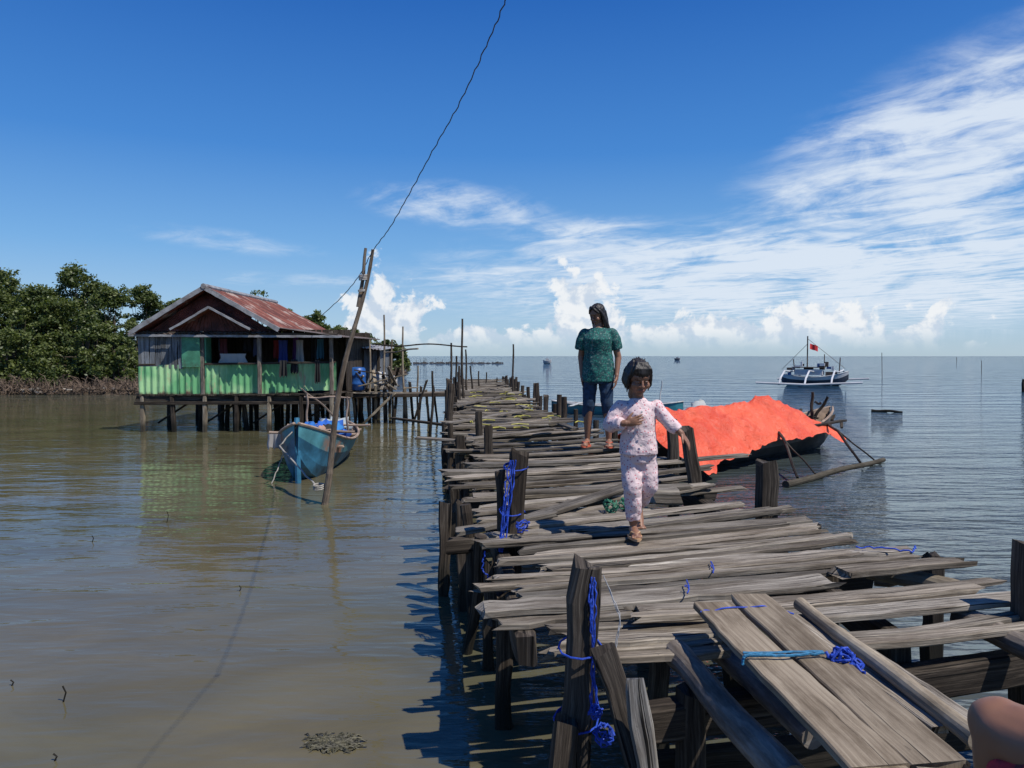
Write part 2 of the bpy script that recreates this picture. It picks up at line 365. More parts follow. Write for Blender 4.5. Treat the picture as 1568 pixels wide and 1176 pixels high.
for i in range(14): 
    x=U(-26,-5);mb.tube([(x,160,-.2),(x+U(-.3,.3),160,U(.6,1.3))],.04,5)
mb.build('distant_breakwater',[plain('rock_dark',(.09,.08,.07),.9,.4,.5)])
# ------------------------------------------------ PIER
pier=empty('wooden_pier')
near=[((.42,2.86),(2.17,3.25),.14,.0),((.98,2.80),(2.22,3.08),.12,.005),((1.1,2.66),(2.12,2.90),.13,-.02),
((-.12,2.95),(1.45,3.30),.14,0),((-.02,3.11),(2.05,3.62),.12,.01),((-.16,3.26),(1.75,3.70),.115,.0),((.22,3.50),(2.08,3.82),.10,-.005),((.12,3.43),(1.90,4.02),.11,.015),
((-.1,3.60),(1.92,4.20),.13,0),((.02,3.76),(1.82,4.40),.13,.01),((-.17,3.93),(1.85,4.60),.12,0),((.35,4.17),(1.72,4.76),.12,.01),((-.12,4.06),(1.88,4.93),.11,.0),
((.12,2.60),(.80,2.70),.11,-.06),((.11,2.78),(.95,2.94),.12,-.05),((.2,2.69),(.86,2.83),.09,-.055),((1.5,3.38),(2.15,3.48),.11,.02),((.6,4.26),(1.5,4.72),.08,.01),((-.05,2.86),(.5,2.95),.07,-.04)]
deck=MB()
for (a,b_,wd,dz) in near:
    a=Vector((a[0],a[1],.685+dz+U(-.008,.008)));b_=Vector((b_[0],b_[1],.685+dz+U(-.014,.014)))
    if wd>.105 and R()<.62:
        pr=(b_-a).normalized().cross(Vector((0,0,1)));k=U(.40,.60)
        for sg,ww in((1,k),(-1,1-k)):
            o_=pr*sg*wd*(.5-ww/2+.02);e0=U(0,.10);e1=U(0,.22) if R()<.5 else U(0,.05)
            d_=(b_-a).normalized();deck.plank(a+o_+d_*e0+Vector((0,0,U(-.006,.006))),b_+o_-d_*e1+Vector((0,0,U(-.012,.012))),wd*ww*.97,U(.022,.034),jit=.007,rag=.045,sag=U(0,.012),taper=U(.85,1.05))
    else:
        deck.plank(a,b_,wd*U(.95,1.05),U(.026,.038),jit=.009,rag=.045,sag=U(0,.012),taper=U(.85,1.05))
ky=[4,5,5.8,7,8.5,11,12,20,34];kl=[-.3,-.38,-.42,-.46,-.62,-.93,-1.0,-1.5,-2.2];kr=[1.75,1.72,1.68,1.6,1.38,.85,.75,.12,-.6]
xl=lambda y:float(np.interp(y,ky,kl));xr=lambda y:float(np.interp(y,ky,kr))
def angd(y): return math.radians(float(np.interp(y,[4,6,8,12,20],[24,22,16,11,6])))
y=4.30
while y<31:
    wd=U(.06,.135);x0=xl(y)+U(-.16,.24)+(.18 if y<5 else 0);x1=xr(y+.7)+U(-.28,.19)
    if R()<.16:x1-=U(.4,1.0)
    if R()<.10:x0+=U(.3,.8)
    y1=y+(x1-x0)*math.tan(angd(y)+U(-.04,.04))
    z=.69+U(-.03,.026)+(.02*math.sin(y*1.3))
    deck.plank((x0,y,z),(x1,y1,z+U(-.045,.04)),wd,U(.020,.036),jit=.009,rag=.05,sag=U(0,.03),taper=U(.7,1.05))
    y+=wd*U(.95,1.35)/math.cos(angd(y))+(U(.06,.17) if R()<(.30 if y<8 else .13) else 0)
deck.plank((-.33,4.35,.66),(.25,4.5,.73),.10,.03)
deck.plank((.15,4.5,.72),(1.0,5.6,.745),.11,.03);deck.plank((.0,5.2,.73),(1.3,5.45,.735),.10,.03);deck.plank((.95,4.95,.76),(1.12,4.95,.76),.14,.10)
deck.plank((-.9,10.5,.74),(.2,12.9,.75),.13,.03);deck.plank((-.6,8.4,.74),(.5,9.6,.75),.12,.03);deck.plank((-1.1,14,.75),(-.2,17,.76),.14,.03)
for i in range(22):
    yy=U(6.5,24);x=U(xl(yy),xr(yy));a=U(0,3.1)
    if abs(x-1)<.45 and 7.4<yy<9.2: continue
    deck.plank((x,yy,.745),(x+math.cos(a)*.7,yy+math.sin(a)*.5,.76),U(.06,.11),.025)
deck.build('deck_planks',[W_deck],pier)
st=MB()
for side in(0,1):
    yy=2.9
    while yy<30:
        y2=yy+U(2.2,3.2);fx=(lambda q:xl(q)+.22) if side==0 else (lambda q:xr(q)-.25)
        if side==0 and yy<4: fx=lambda q:(.05 if q<4 else xl(q)+.22)
        st.plank((fx(yy),yy-.1,.575),(fx(y2),y2+.1,.575),.08,.12,mat=0);yy=y2
for yy in np.arange(3.4,30,1.25):
    a=angd(yy)*.6;x0=xl(yy)-.05;x1=xr(yy)+.1
    if yy<4:x0,x1=-.1,1.9
    st.plank((x0,yy,.49),(x1,yy+(x1-x0)*math.tan(a),.49),.07,.10)
    if R()<.6: st.plank((x0,yy+.1,.28),(x1,yy+.2,.33),.04,.08)
def post(x,y,zt,w_=.1,lx=0,ly=0,zb=-.6,rnd=False,mat=0):
    a=Vector((x-lx*(zt-zb)*.5,y-ly*(zt-zb)*.5,zb));b_=Vector((x+lx*.3,y+ly*.3,zt))
    if rnd: st.pole(a,b_,w_*.55,w_*.45,mat=mat,nodes=.9,bend=.02)
    else: st.plank(a,b_,w_,w_*.9,up=(0,1,0),jit=.008,rag=.04,mat=mat)
post(.235,2.48,.985,.105,.05);post(-.04,3.33,.63,.075);post(0.02,4.12,1.15,.095,.06);post(-.06,4.2,1.05,.06,.02)
st.pole((-.27,4.2,-.15),(-.17,4.0,.72),.03,.035,nodes=.5)
st.pole((-.2,4.6,-.3),(-.3,4.7,.75),.035,.035,nodes=.5)
post(-.25,7.65,.95,.10);post(-.42,9.3,1.0,.1,rnd=True);post(-.5,6.3,.66,.08);post(-.48,5.2,.64,.08);post(-.33,4.9,.72,.08);post(-.45,7.0,.68,.09);post(-.12,3.95,.6,.06);post(.62,3.1,.6,.08)
st.plank((1.62,5.75,-.4),(1.33,5.62,1.14),.095,.09,up=(0,1,0));post(1.75,5.05,.96,.13);post(1.55,7.1,1.08,.10);post(1.85,4.5,.66,.1)
st.plank((2.13,3.0,-.5),(2.06,2.88,.95),.13,.12,up=(0,1,0));post(1.15,3.75,.64,.11);post(1.6,3.7,.64,.1);post(.75,4.2,.62,.09);post(2.3,4.0,.6,.1)
for yy in np.arange(8.3,30,.8):
    post(xl(yy)-.02+U(-.08,.08),yy,U(.66,1.05) if R()<.7 else U(1.05,1.35),U(.07,.12),U(-.06,.06),rnd=R()<.5)
    post(xr(yy)+U(0,.1),yy+U(0,.4),U(.70,1.1),U(.07,.11),U(-.05,.05),rnd=R()<.5)
    if R()<.5: post(U(xl(yy),xr(yy)),yy,.6,.08)
for (u,v0,yy) in((708,488,17),(786,527,20),(691,525,17.5),(713,535,21),(662,568,15.5),(733,568,24),(720,560,22),(745,570,26),(761,578,27),(699,545,19),(775,583,25),(703,560,16)):
    p=D(u,v0,yy);st.pole((p.x+U(-.1,.1),yy,-.3),p,.035,.022,nodes=1,bend=.03)
st.build('posts_and_beams',[W_dark,W_bam],pier)
fr=MB()
fr.pole(G(1035,1000,.60),G(1215,1200,.60),.045,.05,mat=0,nodes=1.3,n=18,bend=.006)
fr.pole(G(1095,990,.55),G(1245,1130,.52),.04,.038,mat=0,nodes=1.3,n=16,bend=.005)
fr.pole(G(1225,925,.765),G(1500,1135,.765),.023,.026,mat=2,nodes=.33,n=16,bend=.008)
fr.pole(G(1330,872,.64),G(1475,905,.62),.042,.042,mat=2,n=14,bend=.005);fr.pole(G(1340,885,.6),G(1440,895,.6),.035,mat=0)
fr.pole(G(1470,945,.62),G(1640,1020,.60),.05,.045,mat=0,n=14,bend=.005)
fr.plank(G(985,1110,.45),G(1660,1005,.47),.08,.13,mat=1,rag=.01)
fr.plank(G(1000,1180,.2),G(1660,1100,.2),.06,.12,mat=1,rag=.01)
fr.plank(D(925,1000,2.35),D(992,1230,2.2),.075,.05,up=(0,1,0),mat=1,rag=.05)
fr.plank(D(975,1045,2.2),D(1003,1300,2.15),.065,.045,up=(0,1,0),mat=3,rag=.04)
fr.plank(D(868,1110,2.4),D(850,1330,2.4),.085,.06,up=(0,1,0),mat=1)
for (x,y,zt) in((1.0,1.75,.56),(1.75,2.3,.6),(.62,2.5,.55)): fr.plank((x,y,-.6),(x,y,zt),.09,.09,up=(0,1,0),mat=1)
fr.plank((.5,1.5,.57),(2.4,1.2,.57),.09,.1,mat=1)
fr.build('near_framing',[W_log,W_dark,W_bam,wood('white_timber',(.05,.045,.04),(.26,.25,.23),(.55,.53,.5),.3)],pier,smooth=False)
gp=empty('gangplank')
mb=MB()
def gb(l0,l1,r0,r1,z,mat=0):
    a0=G(*l0,z);a1=G(*l1,z);b0=G(*r0,z);b1=G(*r1,z);wd=((b0-a0).cross((a1-a0).normalized()).length+(b1-a1).cross((a1-a0).normalized()).length)/2
    mb.plank((a0+b0)/2,(a1+b1)/2,wd,.026,jit=.003,rag=.010,mat=mat,segs=16)
gb((1066,932),(1300,1180),(1118,922),(1392,1180),.775);gb((1122,920),(1396,1180),(1172,912),(1480,1168),.772);gb((1190,950),(1420,1110),(1250,940),(1520,1120),.735,1)
mb.plank(G(1340,1180,.773),G(1340,1180,.773)+Vector((.12,-.75,0)),.14,.026,jit=.002);mb.plank(G(1440,1180,.77),G(1440,1180,.77)+Vector((.12,-.75,0)),.13,.026,jit=.002)
mb.build('boards',[W_board,W_deck],gp)
rp=MB()
def rope(pts,r=.005,n=6,wob=.006,mat=0,sub=8):
    pts=[Vector(p) for p in pts];out=[]
    for i in range(len(pts)-1):
        for k in range(sub): 
            out.append(pts[i].lerp(pts[i+1],k/sub)+Vector((U(-wob,wob),U(-wob,wob),U(-wob,wob))))
    out.append(pts[-1]);rp.tube(out,r,n,mat)
def coil(c,r,turns,axis='Z',rr=.004,mat=0,tilt=.2):
    pts=[];n=int(turns*12)
    for i in range(n+1):
        a=i/12*2*math.pi;q=Vector((math.cos(a)*r*U(.95,1.05),math.sin(a)*r*U(.95,1.05),(i/n-.5)*rr*3*turns*.7+tilt*r*math.sin(a)))
        if axis=='X':q=Vector((q.z,q.x,q.y))
        if axis=='Y':q=Vector((q.x,q.z,q.y))
        pts.append(Vector(c)+q)
    rp.tube(pts,rr,6,mat)
def knot(c,r,n=5,rr=.004,mat=0):
    for i in range(n):
        q=Quaternion((R()-.5,R()-.5,R()-.5),U(0,6)).normalized();pts=[Vector(c)+q@Vector((math.cos(a*.6)*r*U(.6,1.1),math.sin(a*.6)*r*U(.6,1.1),U(-.3,.3)*r)) for a in range(11)];rp.tube(pts,rr,5,mat)
PY=2.415
for k in range(4): rope([D(905+k*2,872,PY+.02),D(903+k*3,930,PY),D(908,1000,PY),D(904+k*4,1090,PY)],.003,wob=.004)
coil((.232,2.48,.71),.072,1.2,rr=.0035);coil((.22,2.48,.46),.074,1.5,rr=.0035);knot(D(912,1090,PY-.02),.025,7,.003);knot(D(925,1125,PY-.03),.035,6,.003)
for k in range(2): rope([D(925,880+k*4,PY),D(950,940+k*10,PY),D(940,1010,PY)],.0015,mat=1,wob=.003)
for k in range(4): rope([D(780+k*3,705,4.04),D(772+k*4,760,4.03),D(766+k*3,820,4.02),D(762,880,3.9)],.0045)
coil((.02,4.12,1.08),.066,1.6);coil((.0,4.12,.83),.07,1.5);knot(D(800,805,4.0),.04,4,.004);knot(D(768,830,4.0),.025,4,.004)
rope([D(742,845,3.9),D(738,870,3.9),D(748,885,3.9),D(765,880,3.9)],.004)
for (u,v) in((1090,868),(1052,898),(1160,930)):
    c=G(u,v,.715);rope([c+Vector((-.02,-.09,.0)),c+Vector((0,-.04,.004)),c+Vector((.01,.03,.004)),c+Vector((.02,.09,.0))],.003,wob=.002);knot(c,.010,1,.002)
a=G(1310,838,.715);rope([a,a+Vector((.1,-.02,.006)),a+Vector((.25,-.08,0)),a+Vector((.32,.02,0))],.004)
a=G(1140,1003,.80);b_=G(1262,1000,.80);rope([a+Vector((-.005,0,-.03)),a,a.lerp(b_,.5)+Vector((0,-.01,.0)),b_],.0045,mat=2,wob=.002);rope([a+Vector((0,.013,0)),b_+Vector((0,.010,0))],.004,mat=2,wob=.002)
knot(G(1290,1008,.79),.036,8,.0045);knot(G(1310,1018,.775),.022,4,.004)
rope([b_,G(1325,1030,.77)],.005,mat=0)
a=G(1070,935,.785);rope([a,G(1160,928,.79),G(1215,940,.76)],.003)
rp.build('lashing_ropes',[M_blue,plain('white_line',(.5,.5,.5),.6),plain('teal_rope',(.02,.16,.30),.6,.3,60)],pier)
mb=MB()
for i in range(40):
    yy=U(9.5,20);x=U(xl(yy)+.3,xr(yy));a=U(0,3)
    mb.tube([(x,yy,.735),(x+.1*math.cos(a),yy+.15*math.sin(a),.745),(x+.25*math.cos(a),yy+.1*math.sin(a),.735)],.010,5)
mb.build('yellow_net_line',[plain('yellow_line',(.42,.38,.08),.6)])
rp=MB();knot(G(935,775,.73),.05,6,.004);knot(G(955,772,.73),.04,5,.004);rp.build('green_net_scrap',[plain('green_net',(.03,.16,.09),.7)])
# ------------------------------------------------ utility pole and wire
up_=empty('leaning_bamboo_pole');mb=MB()
b0=G(485,772,0);b0.z=-.4;tp=D(571,382,8.5)
mb.pole(b0,tp,.042,.018,nodes=.4,bend=.06,n=10)
mb.pole(D(549,470,8.5),D(560,380,8.5),.024,.016,bend=.01);mb.build('bamboo_stems',[wood('grey_bamboo',(.10,.085,.07),(.24,.20,.16),(.36,.31,.25),.3,(4,22,1),.28)],up_)
rp=MB();coil(D(556,425,8.5),.045,4,rr=.008,mat=0);coil(D(554,445,8.5),.04,2,rr=.006);rp.build('lashing',[plain('lash_grey',(.35,.33,.30),.8)],up_)
mb=MB()
def catm(P,n=12):
    out=[]
    for i in range(len(P)-1):
        p0=P[max(i-1,0)];p1=P[i];p2=P[i+1];p3=P[min(i+2,len(P)-1)]
        for k in range(n):
            t=k/n;out.append(.5*((2*p1)+(p2-p0)*t+(2*p0-5*p1+4*p2-p3)*t*t+(3*p1-p0-3*p2+p3)*t**3))
    out.append(P[-1]);return out
wp=[(790,-60,2.6),(774,0,2.75),(741,78,3.2),(701,163,3.9),(662,232,4.8),(626,298,5.8),(596,350,7.0),(571,384,8.5),(548,425,10.5),(520,458,13),(488,487,16.3)]
wpts=catm([Vector((.02,-1.0,3.1)),Vector((.02,1,3.0))]+[D(*q) for q in wp])
wpts=[p+Vector((math.sin(i*1.9)*.003,0,math.cos(i*1.3)*.003)) for i,p in enumerate(wpts)]
mb.tube(wpts,[.0013+.00040*max(0,p.y) for p in wpts],6);mb.build('electric_wire',[M_black])
# ------------------------------------------------ HOUSE
def mat_green():
    m,nt,b=newmat('green_corrugated');uv=nt.n('ShaderNodeUVMap').outputs[0];tc=nt.n('ShaderNodeTexCoord').outputs['Object']
    g=nt.noise(nt.map(uv,(1.2,6,1)),1,6,.65,.3);n2=nt.noise(tc,1.3,3,.5)
    c=nt.mix(nt.ss(n2,.4,.6),(.15,.42,.18),(.36,.62,.30));c=nt.mix(nt.ss(g,.55,.66),c,(.42,.36,.22));c=nt.mix(nt.ss(g,.34,.26),c,(.06,.14,.07))
    sp=nt.n('ShaderNodeSeparateXYZ');nt.L.new(tc,sp.inputs[0]);e=nt.m('ADD',sp.outputs[2],nt.m('MULTIPLY',g,-.35))
    c=nt.mix(nt.ss(e,.74,.64),c,(.09,.05,.03));nt.L.new(c,b.inputs['Base Color']);b.inputs['Roughness'].default_value=.5;return m
def mat_rust():
    m,nt,b=newmat('rusty_roof');uv=nt.n('ShaderNodeUVMap').outputs[0]
    g=nt.noise(nt.map(uv,(1.0,3.5,1)),1.2,7,.7,.4);n2=nt.noise(nt.map(uv,(1,1,1)),1.6,4,.6)
    c=nt.mix(nt.ss(g,.4,.62),(.09,.022,.015),(.22,.065,.042));c=nt.mix(nt.ss(n2,.52,.66),c,(.36,.28,.24));c=nt.mix(nt.ss(n2,.38,.28),c,(.07,.022,.018))
    nt.L.new(c,b.inputs['Base Color']);b.inputs['Roughness'].default_value=.7;return m
M_green=mat_green();M_rust=mat_rust();M_greytin=plain('grey_tin',(.28,.28,.28),.55,.3,4,(.12,.08,.06))
M_gdoor=plain('green_panel',(.07,.26,.15),.6,.3,4,(.06,.1,.06))
hs=empty('stilt_house')
FY=16.5
mb=MB()
for f0 in range(0,10):
    a=-8.32+f0*.43;b_=a+.43;yy=FY-.04-(.012 if f0%2 else 0)+f0*.04
    z1=1.47+f0*.012+U(-.02,.02);z0=.80+f0*.01+U(-.03,.03)
    mb.corr((a,yy,z0),(b_+.02,yy+.03,z0),(b_+.02,yy+.03,z1),(a,yy,z1),pitch=.14,amp=.016,jit=.004)
mb.build('railing_panels',[M_green],hs)
mb=MB()
for i in range(8):
    a=-8.28+i*.125;mb.plank((a,FY+.02,1.42),(a,FY+.02,2.20),.118,.02,up=(0,1,0),rag=.005)
for i in range(30):
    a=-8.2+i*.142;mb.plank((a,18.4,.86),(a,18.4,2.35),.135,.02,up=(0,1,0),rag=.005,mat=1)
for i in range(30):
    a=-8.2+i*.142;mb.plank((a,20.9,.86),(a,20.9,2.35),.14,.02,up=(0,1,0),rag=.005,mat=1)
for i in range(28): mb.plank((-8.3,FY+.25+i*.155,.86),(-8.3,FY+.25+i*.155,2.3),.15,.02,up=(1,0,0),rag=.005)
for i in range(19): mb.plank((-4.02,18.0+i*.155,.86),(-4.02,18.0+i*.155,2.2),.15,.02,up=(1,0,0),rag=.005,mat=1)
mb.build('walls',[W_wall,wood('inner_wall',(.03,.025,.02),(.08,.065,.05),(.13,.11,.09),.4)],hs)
mb=MB();mb.box((-7.16,FY+.0,1.82),(.40,.03,.74));mb.box((-6.86,FY+.20,1.7),(.03,.3,.9))
mb.build('green_door_panel',[M_gdoor],hs)
mb=MB()
for i in range(24): mb.plank((-8.35+i*.185,FY-.05,.83),(-8.35+i*.185,21,.83),.18,.03,rag=.01)
for yy in(FY,17.9,19.4,20.9):
    mb.plank((-8.4,yy,.75),(-3.9,yy+.1,.75),.07,.13)
    if yy<17: mb.plank((-8.4,yy-.05,.64),(-4.0,yy,.66),.05,.07)
    for k in range(7):
        x=-8.25+k*.70+U(-.05,.05);mb.plank((x+U(-.06,.06),yy+U(-.03,.03),-.5),(x,yy,.8),.09,.09,up=(0,1,0),rag=.01,mat=0 if yy>17 or k%2 else 1)
for i in range(20):
    x=U(-8.1,-4.2);yy=U(17,20.5);mb.plank((x,yy,-.4),(x+U(-.2,.2),yy,.8),U(.05,.1),.07,up=(0,1,0))
for i in range(4): mb.plank((-8.2+i*1.1,FY+.6,.15),(-7.3+i*1.1,FY+.7,.75),.04,.06,up=(0,1,0))
for x in(-8.26,-6.93,-5.66,-4.05): mb.plank((x,FY+.07,.8),(x,FY+.07,2.25),.085,.08,up=(0,1,0),mat=2,rag=.01)
mb.plank((-8.35,FY+.02,1.50),(-3.98,FY+.12,1.56),.04,.045);mb.plank((-8.4,FY,2.2),(-3.9,FY,2.17),.06,.08)
mb.build('frame_and_stilts',[W_dark,W_bam,W_log],hs)
mb=MB();RX=-6.76
mb.corr((RX,16.3,3.21),(RX,21.2,3.21),(-5.15,21.2,2.36),(-5.15,16.3,2.26),pitch=.13,amp=.014,mat=0,rows=8,jit=.003)
mb.corr((RX,16.3,3.21),(RX,21.2,3.21),(-8.35,21.2,2.26),(-8.35,16.3,2.20),pitch=.13,amp=.014,mat=0,rows=8,jit=.003)
mb.corr((-5.3,16.35,2.34),(-5.3,20.9,2.36),(-3.72,20.9,2.16),(-3.72,16.35,2.12),pitch=.13,amp=.012,mat=1,rows=5,jit=.004)
mb.corr((-8.55,16.42,2.18),(-5.2,16.42,2.20),(-5.2,16.75,2.30),(-8.55,16.75,2.28),pitch=.13,amp=.012,mat=1,rows=3,jit=.004)
mb.corr((-8.1,16.55,2.25),(-5.35,16.55,2.25),(RX+.02,16.55,3.12),(RX-.02,16.55,3.12),pitch=.1,amp=.01,mat=2,rows=8)
ix=-6.62
mb.corr((ix,16.2,2.76),(ix,16.56,2.76),(-5.75,16.56,2.30),(-5.75,16.2,2.28),pitch=.1,amp=.01,mat=0)
mb.corr((ix,16.2,2.76),(ix,16.56,2.76),(-7.45,16.56,2.30),(-7.45,16.2,2.28),pitch=.1,amp=.01,mat=0)
mb.build('roof_sheets',[M_rust,plain('porch_roof',(.12,.10,.09),.7,.4,3,(.15,.06,.04)),plain('gable_red',(.13,.04,.03),.7,.5,5,(.05,.02,.016))],hs)
mb=MB()
for s_,ex,ez in((1,-5.12,2.27),(-1,-8.4,2.20)):
    mb.plank((RX,16.27,3.2),(ex,16.27,ez),.10,.02,up=(0,1,0),rag=.005)
mb.plank((ix,16.18,2.76),(-5.72,16.18,2.28),.05,.015,up=(0,1,0),rag=.005);mb.plank((ix,16.18,2.76),(-7.48,16.18,2.28),.05,.015,up=(0,1,0),rag=.005)
mb.tube([(RX,16.25,3.23),(RX,21.25,3.23)],.06,8)
mb.plank((-8.5,16.40,2.15),(-3.75,16.33,2.13),.05,.015,up=(0,1,0),rag=.01)
mb.build('ridge_and_bargeboards',[M_greytin],hs)
mb=MB();cols=[(.30,.03,.03),(.03,.05,.22),(.10,.03,.14),(.35,.33,.31),(.02,.02,.025),(.04,.13,.18),(.22,.07,.09),(.03,.03,.03),(.10,.11,.20)]
def cloth(x,y,z,w_,h,c):
    V=[];nx_,nz_=8,6
    for j in range(nz_+1):
        for i in range(nx_+1):
            V.append((x+w_*(i/nx_-.5)*(1-.1*math.sin(j)),y+.03*math.sin(i*1.7+x*9)*(j/nz_+.3),z-h*j/nz_-(.03*math.sin(i*2.)if j==nz_ else 0)))
    mb.add(V,[(j*(nx_+1)+i,j*(nx_+1)+i+1,(j+1)*(nx_+1)+i+1,(j+1)*(nx_+1)+i) for j in range(nz_) for i in range(nx_)],col=c)
x=-5.5;i=0
while x<-4.25: w_=U(.12,.22);cloth(x,FY+U(.45,1.0),2.1+U(-.05,.05),w_,U(.3,.75),cols[i%9]);x+=w_*U(1,1.4);i+=1
for x,c,h in((-6.75,cols[6],.5),(-6.2,cols[4],.3),(-5.95,cols[8],.4)): cloth(x,FY+.8,2.1,.2,h,c)
cloth(-6.3,FY+.2,1.75,.6,.28,(.4,.4,.38));cloth(-4.9,FY-.02+.16,1.62,.16,.30,(.02,.02,.025));cloth(-5.1,FY+.0,1.6,.17,.36,(.02,.02,.02));cloth(-4.35,FY+.05,1.6,.12,.5,(.02,.02,.02))
m,nt,b=newmat('laundry');nt.L.new(nt.n('ShaderNodeAttribute',attribute_name='col').outputs['Color'],b.inputs['Base Color']);b.inputs['Roughness'].default_value=.85
M_attr=m;mb.build('hanging_laundry',[M_attr],hs)
sh=empty('small_shack');mb=MB()
for i in range(7): mb.plank((-4.6+i*.15,20.0,.8),(-4.6+i*.15,20.0,1.85),.14,.02,up=(0,1,0),mat=0)
for i in range(10): mb.plank((-3.62,20.1+i*.2,.8),(-3.62,20.1+i*.2,1.85),.19,.02,up=(1,0,0),mat=0)
for x in(-4.6,-4.1,-3.62):
    for yy in(20,21.8): mb.plank((x,yy,-.4),(x+U(-.1,.1),yy,1.9),.08,.08,up=(0,1,0),mat=1)
mb.corr((-4.9,19.6,2.02),(-3.48,19.6,1.86),(-3.48,22,1.95),(-4.9,22,2.10),mat=2)
for i in range(12): mb.plank((-4.8,19.4+i*.2,.82),(-3.3,19.4+i*.2,.82),.19,.03,mat=1)
mb.build('shack_body',[W_wall,W_dark,M_greytin],sh)
def lathe(mb,c,prof,n=16,mat=0,col=None,axis=None):
    V=[];Fc=[];c=Vector(c)
    for (r,z) in prof:
        for k in range(n):
            q=Vector((math.cos(k*2*math.pi/n)*r,math.sin(k*2*math.pi/n)*r,z))
            if axis: q=axis@q
            V.append(c+q)
    for j in range(len(prof)-1):
        for k in range(n): Fc.append((j*n+k,j*n+(k+1)%n,(j+1)*n+(k+1)%n,(j+1)*n+k))
    Fc.append(tuple(reversed(range(n))));Fc.append(tuple((len(prof)-1)*n+k for k in range(n)))
    mb.add(V,Fc,None,mat,col)
M_bplas=plain('blue_plastic',(.02,.10,.34),.4);M_wplas=plain('white_plastic',(.5,.5,.48),.45,.2,8,(.3,.27,.22))
drum=[(.15,0),(.19,.02),(.2,.15),(.21,.17),(.2,.19),(.2,.36),(.21,.38),(.2,.40),(.19,.55),(.15,.58),(.05,.59)]
for (x,yy,mm,nm,k) in((-3.90,18.7,M_bplas,'blue_drum',1.0),(-3.42,19.1,M_wplas,'white_barrel',.8),(-3.1,19.2,M_wplas,'white_barrel',.6)):
    mb=MB();lathe(mb,(x,yy,.83),[(r*k,z*k) for r,z in drum]);mb.build(nm,[mm],smooth=True)
wk=empty('side_walkway');mb=MB()
for k,yy in enumerate((18.4,18.55,18.7,18.85,19.0)): mb.plank((-4.0,yy,.78),(-1.3,yy+.2,.80),.14,.03,sag=.03)
mb.plank((-4.0,18.4,.70),(-1.2,18.5,.73),.06,.09,mat=1)
for i in range(14): x=-4.0+i*.21;mb.plank((x+U(-.1,.1),18.45+U(0,.6),-.4),(x+U(-.1,.1),18.6,U(.75,1.05)),U(.04,.07),.06,up=(0,1,0),mat=1+(i%3==0))
mb.plank((-3.9,18.2,-.2),(-2.9,18.2,.78),.06,.05,up=(0,1,0),mat=2);mb.plank((-2.5,18.3,-.1),(-2.1,18.3,1.1),.05,.05,up=(0,1,0),mat=1)
mb.plank((-3.8,18.3,.95),(-2.6,18.35,1.25),.05,.03,mat=2);mb.plank((-3.9,18.3,1.35),(-3.0,18.4,1.2),.04,.03,mat=1)
for i in range(16): x=U(-4.0,-2.6);mb.plank((x,18.3+U(0,.6),U(.85,1.0)),(x+U(-.4,.4),18.5,U(.9,1.45)),U(.04,.1),.03,mat=random.choice((0,1,2)))
for (u,v0) in((588,482),(617,500),(600,520),(640,560),(566,520)):
    p=D(u,v0,18.8);mb.pole((p.x,18.8,-.3),p,.03,.02,mat=2)
mb.pole(D(572,527,18.6),D(715,531,17.2),.018,.016,mat=1,bend=.05);mb.pole(D(590,540,18.6),D(640,534,17.6),.02,.02,mat=2)
mb.plank(D(600,640,17),D(690,652,16),.12,.05,mat=1)
mb.build('walkway_timbers',[W_deck,W_dark,W_bam],wk)
# ------------------------------------------------ BOATS
def hull(mb,L,beam,depth,bow=.5,stern=.15,n=22,mo=0,mi=1,mt=2,T=Matrix.Identity(4),fine=1.6,k0=-.12):
    outs=[];m_=9
    for i in range(n+1):
        s=i/n;xx=(s-.5)*L
        hb=beam/2*max(.02,(1-abs(2*s-1)**2.6))**.75
        sheer=depth+bow*max(0,(s-.45)/.55)**2+stern*max(0,(.45-s)/.45)**2
        kz=k0+(bow*.75+depth*.4)*max(0,(s-.82)/.18)**2+(depth*.5)*max(0,(.12-s)/.12)**2
        row=[]
        for j in range(m_):
            t_=j/(m_-1)*2-1;a=abs(t_)
            row.append(Vector((xx,hb*math.copysign(a**.55,t_) if a>0 else 0,kz+(sheer-kz)*a**fine)))
        outs.append(row)
    V=[T@p for r in outs for p in r];nn=m_
    fo=[(i*nn+j,(i+1)*nn+j,(i+1)*nn+j+1,i*nn+j+1) for i in range(n) for j in range(nn-1)]
    top=set(k for k,f in enumerate(fo) if k%(nn-1) in(0,nn-2))
    mb.add(V,[fo[k] for k in range(len(fo)) if k not in top],None,mo,(.5,.5,.5));mb.add(V,[fo[k] for k in sorted(top)],None,mt,(.5,.5,.5))
    Vi=[T@Vector((r[j].x*.985,r[j].y*.9,r[j].z+.03*(1-abs(j/(m_-1)*2-1)))) for r in outs for j in range(m_)]
    mb.add(Vi,[tuple(reversed(f)) for f in fo],None,mi,(.5,.5,.5))
    for j in(0,m_-1): mb.tube([T@(r[j]+Vector((0,0,.008))) for r in outs],.022,6,mi)
    return outs
def place(p,q,z=0):
    p=Vector(p);q=Vector(q);d=(q-p);a=math.atan2(d.y,d.x);return Matrix.Translation(((p.x+q.x)/2,(p.y+q.y)/2,z))@Matrix.Rotation(a,4,'Z')
M_bblue=plain('boat_blue_paint',(.03,.14,.23),.5,.5,3,(.03,.05,.06));M_bin=plain('boat_inside',(.30,.22,.16),.7,.4,4);M_bpink=plain('boat_trim_paint',(.07,.24,.28),.6,.3,3,(.32,.17,.11))
fb=empty('moored_fishing_boat');mb=MB();T=place((-3.25,13.9),(-2.85,9.75),.02)
hull(mb,4.2,1.05,.36,.42,.12,T=T)
Lm=lambda x,y,z:T@Vector((x,y,z))
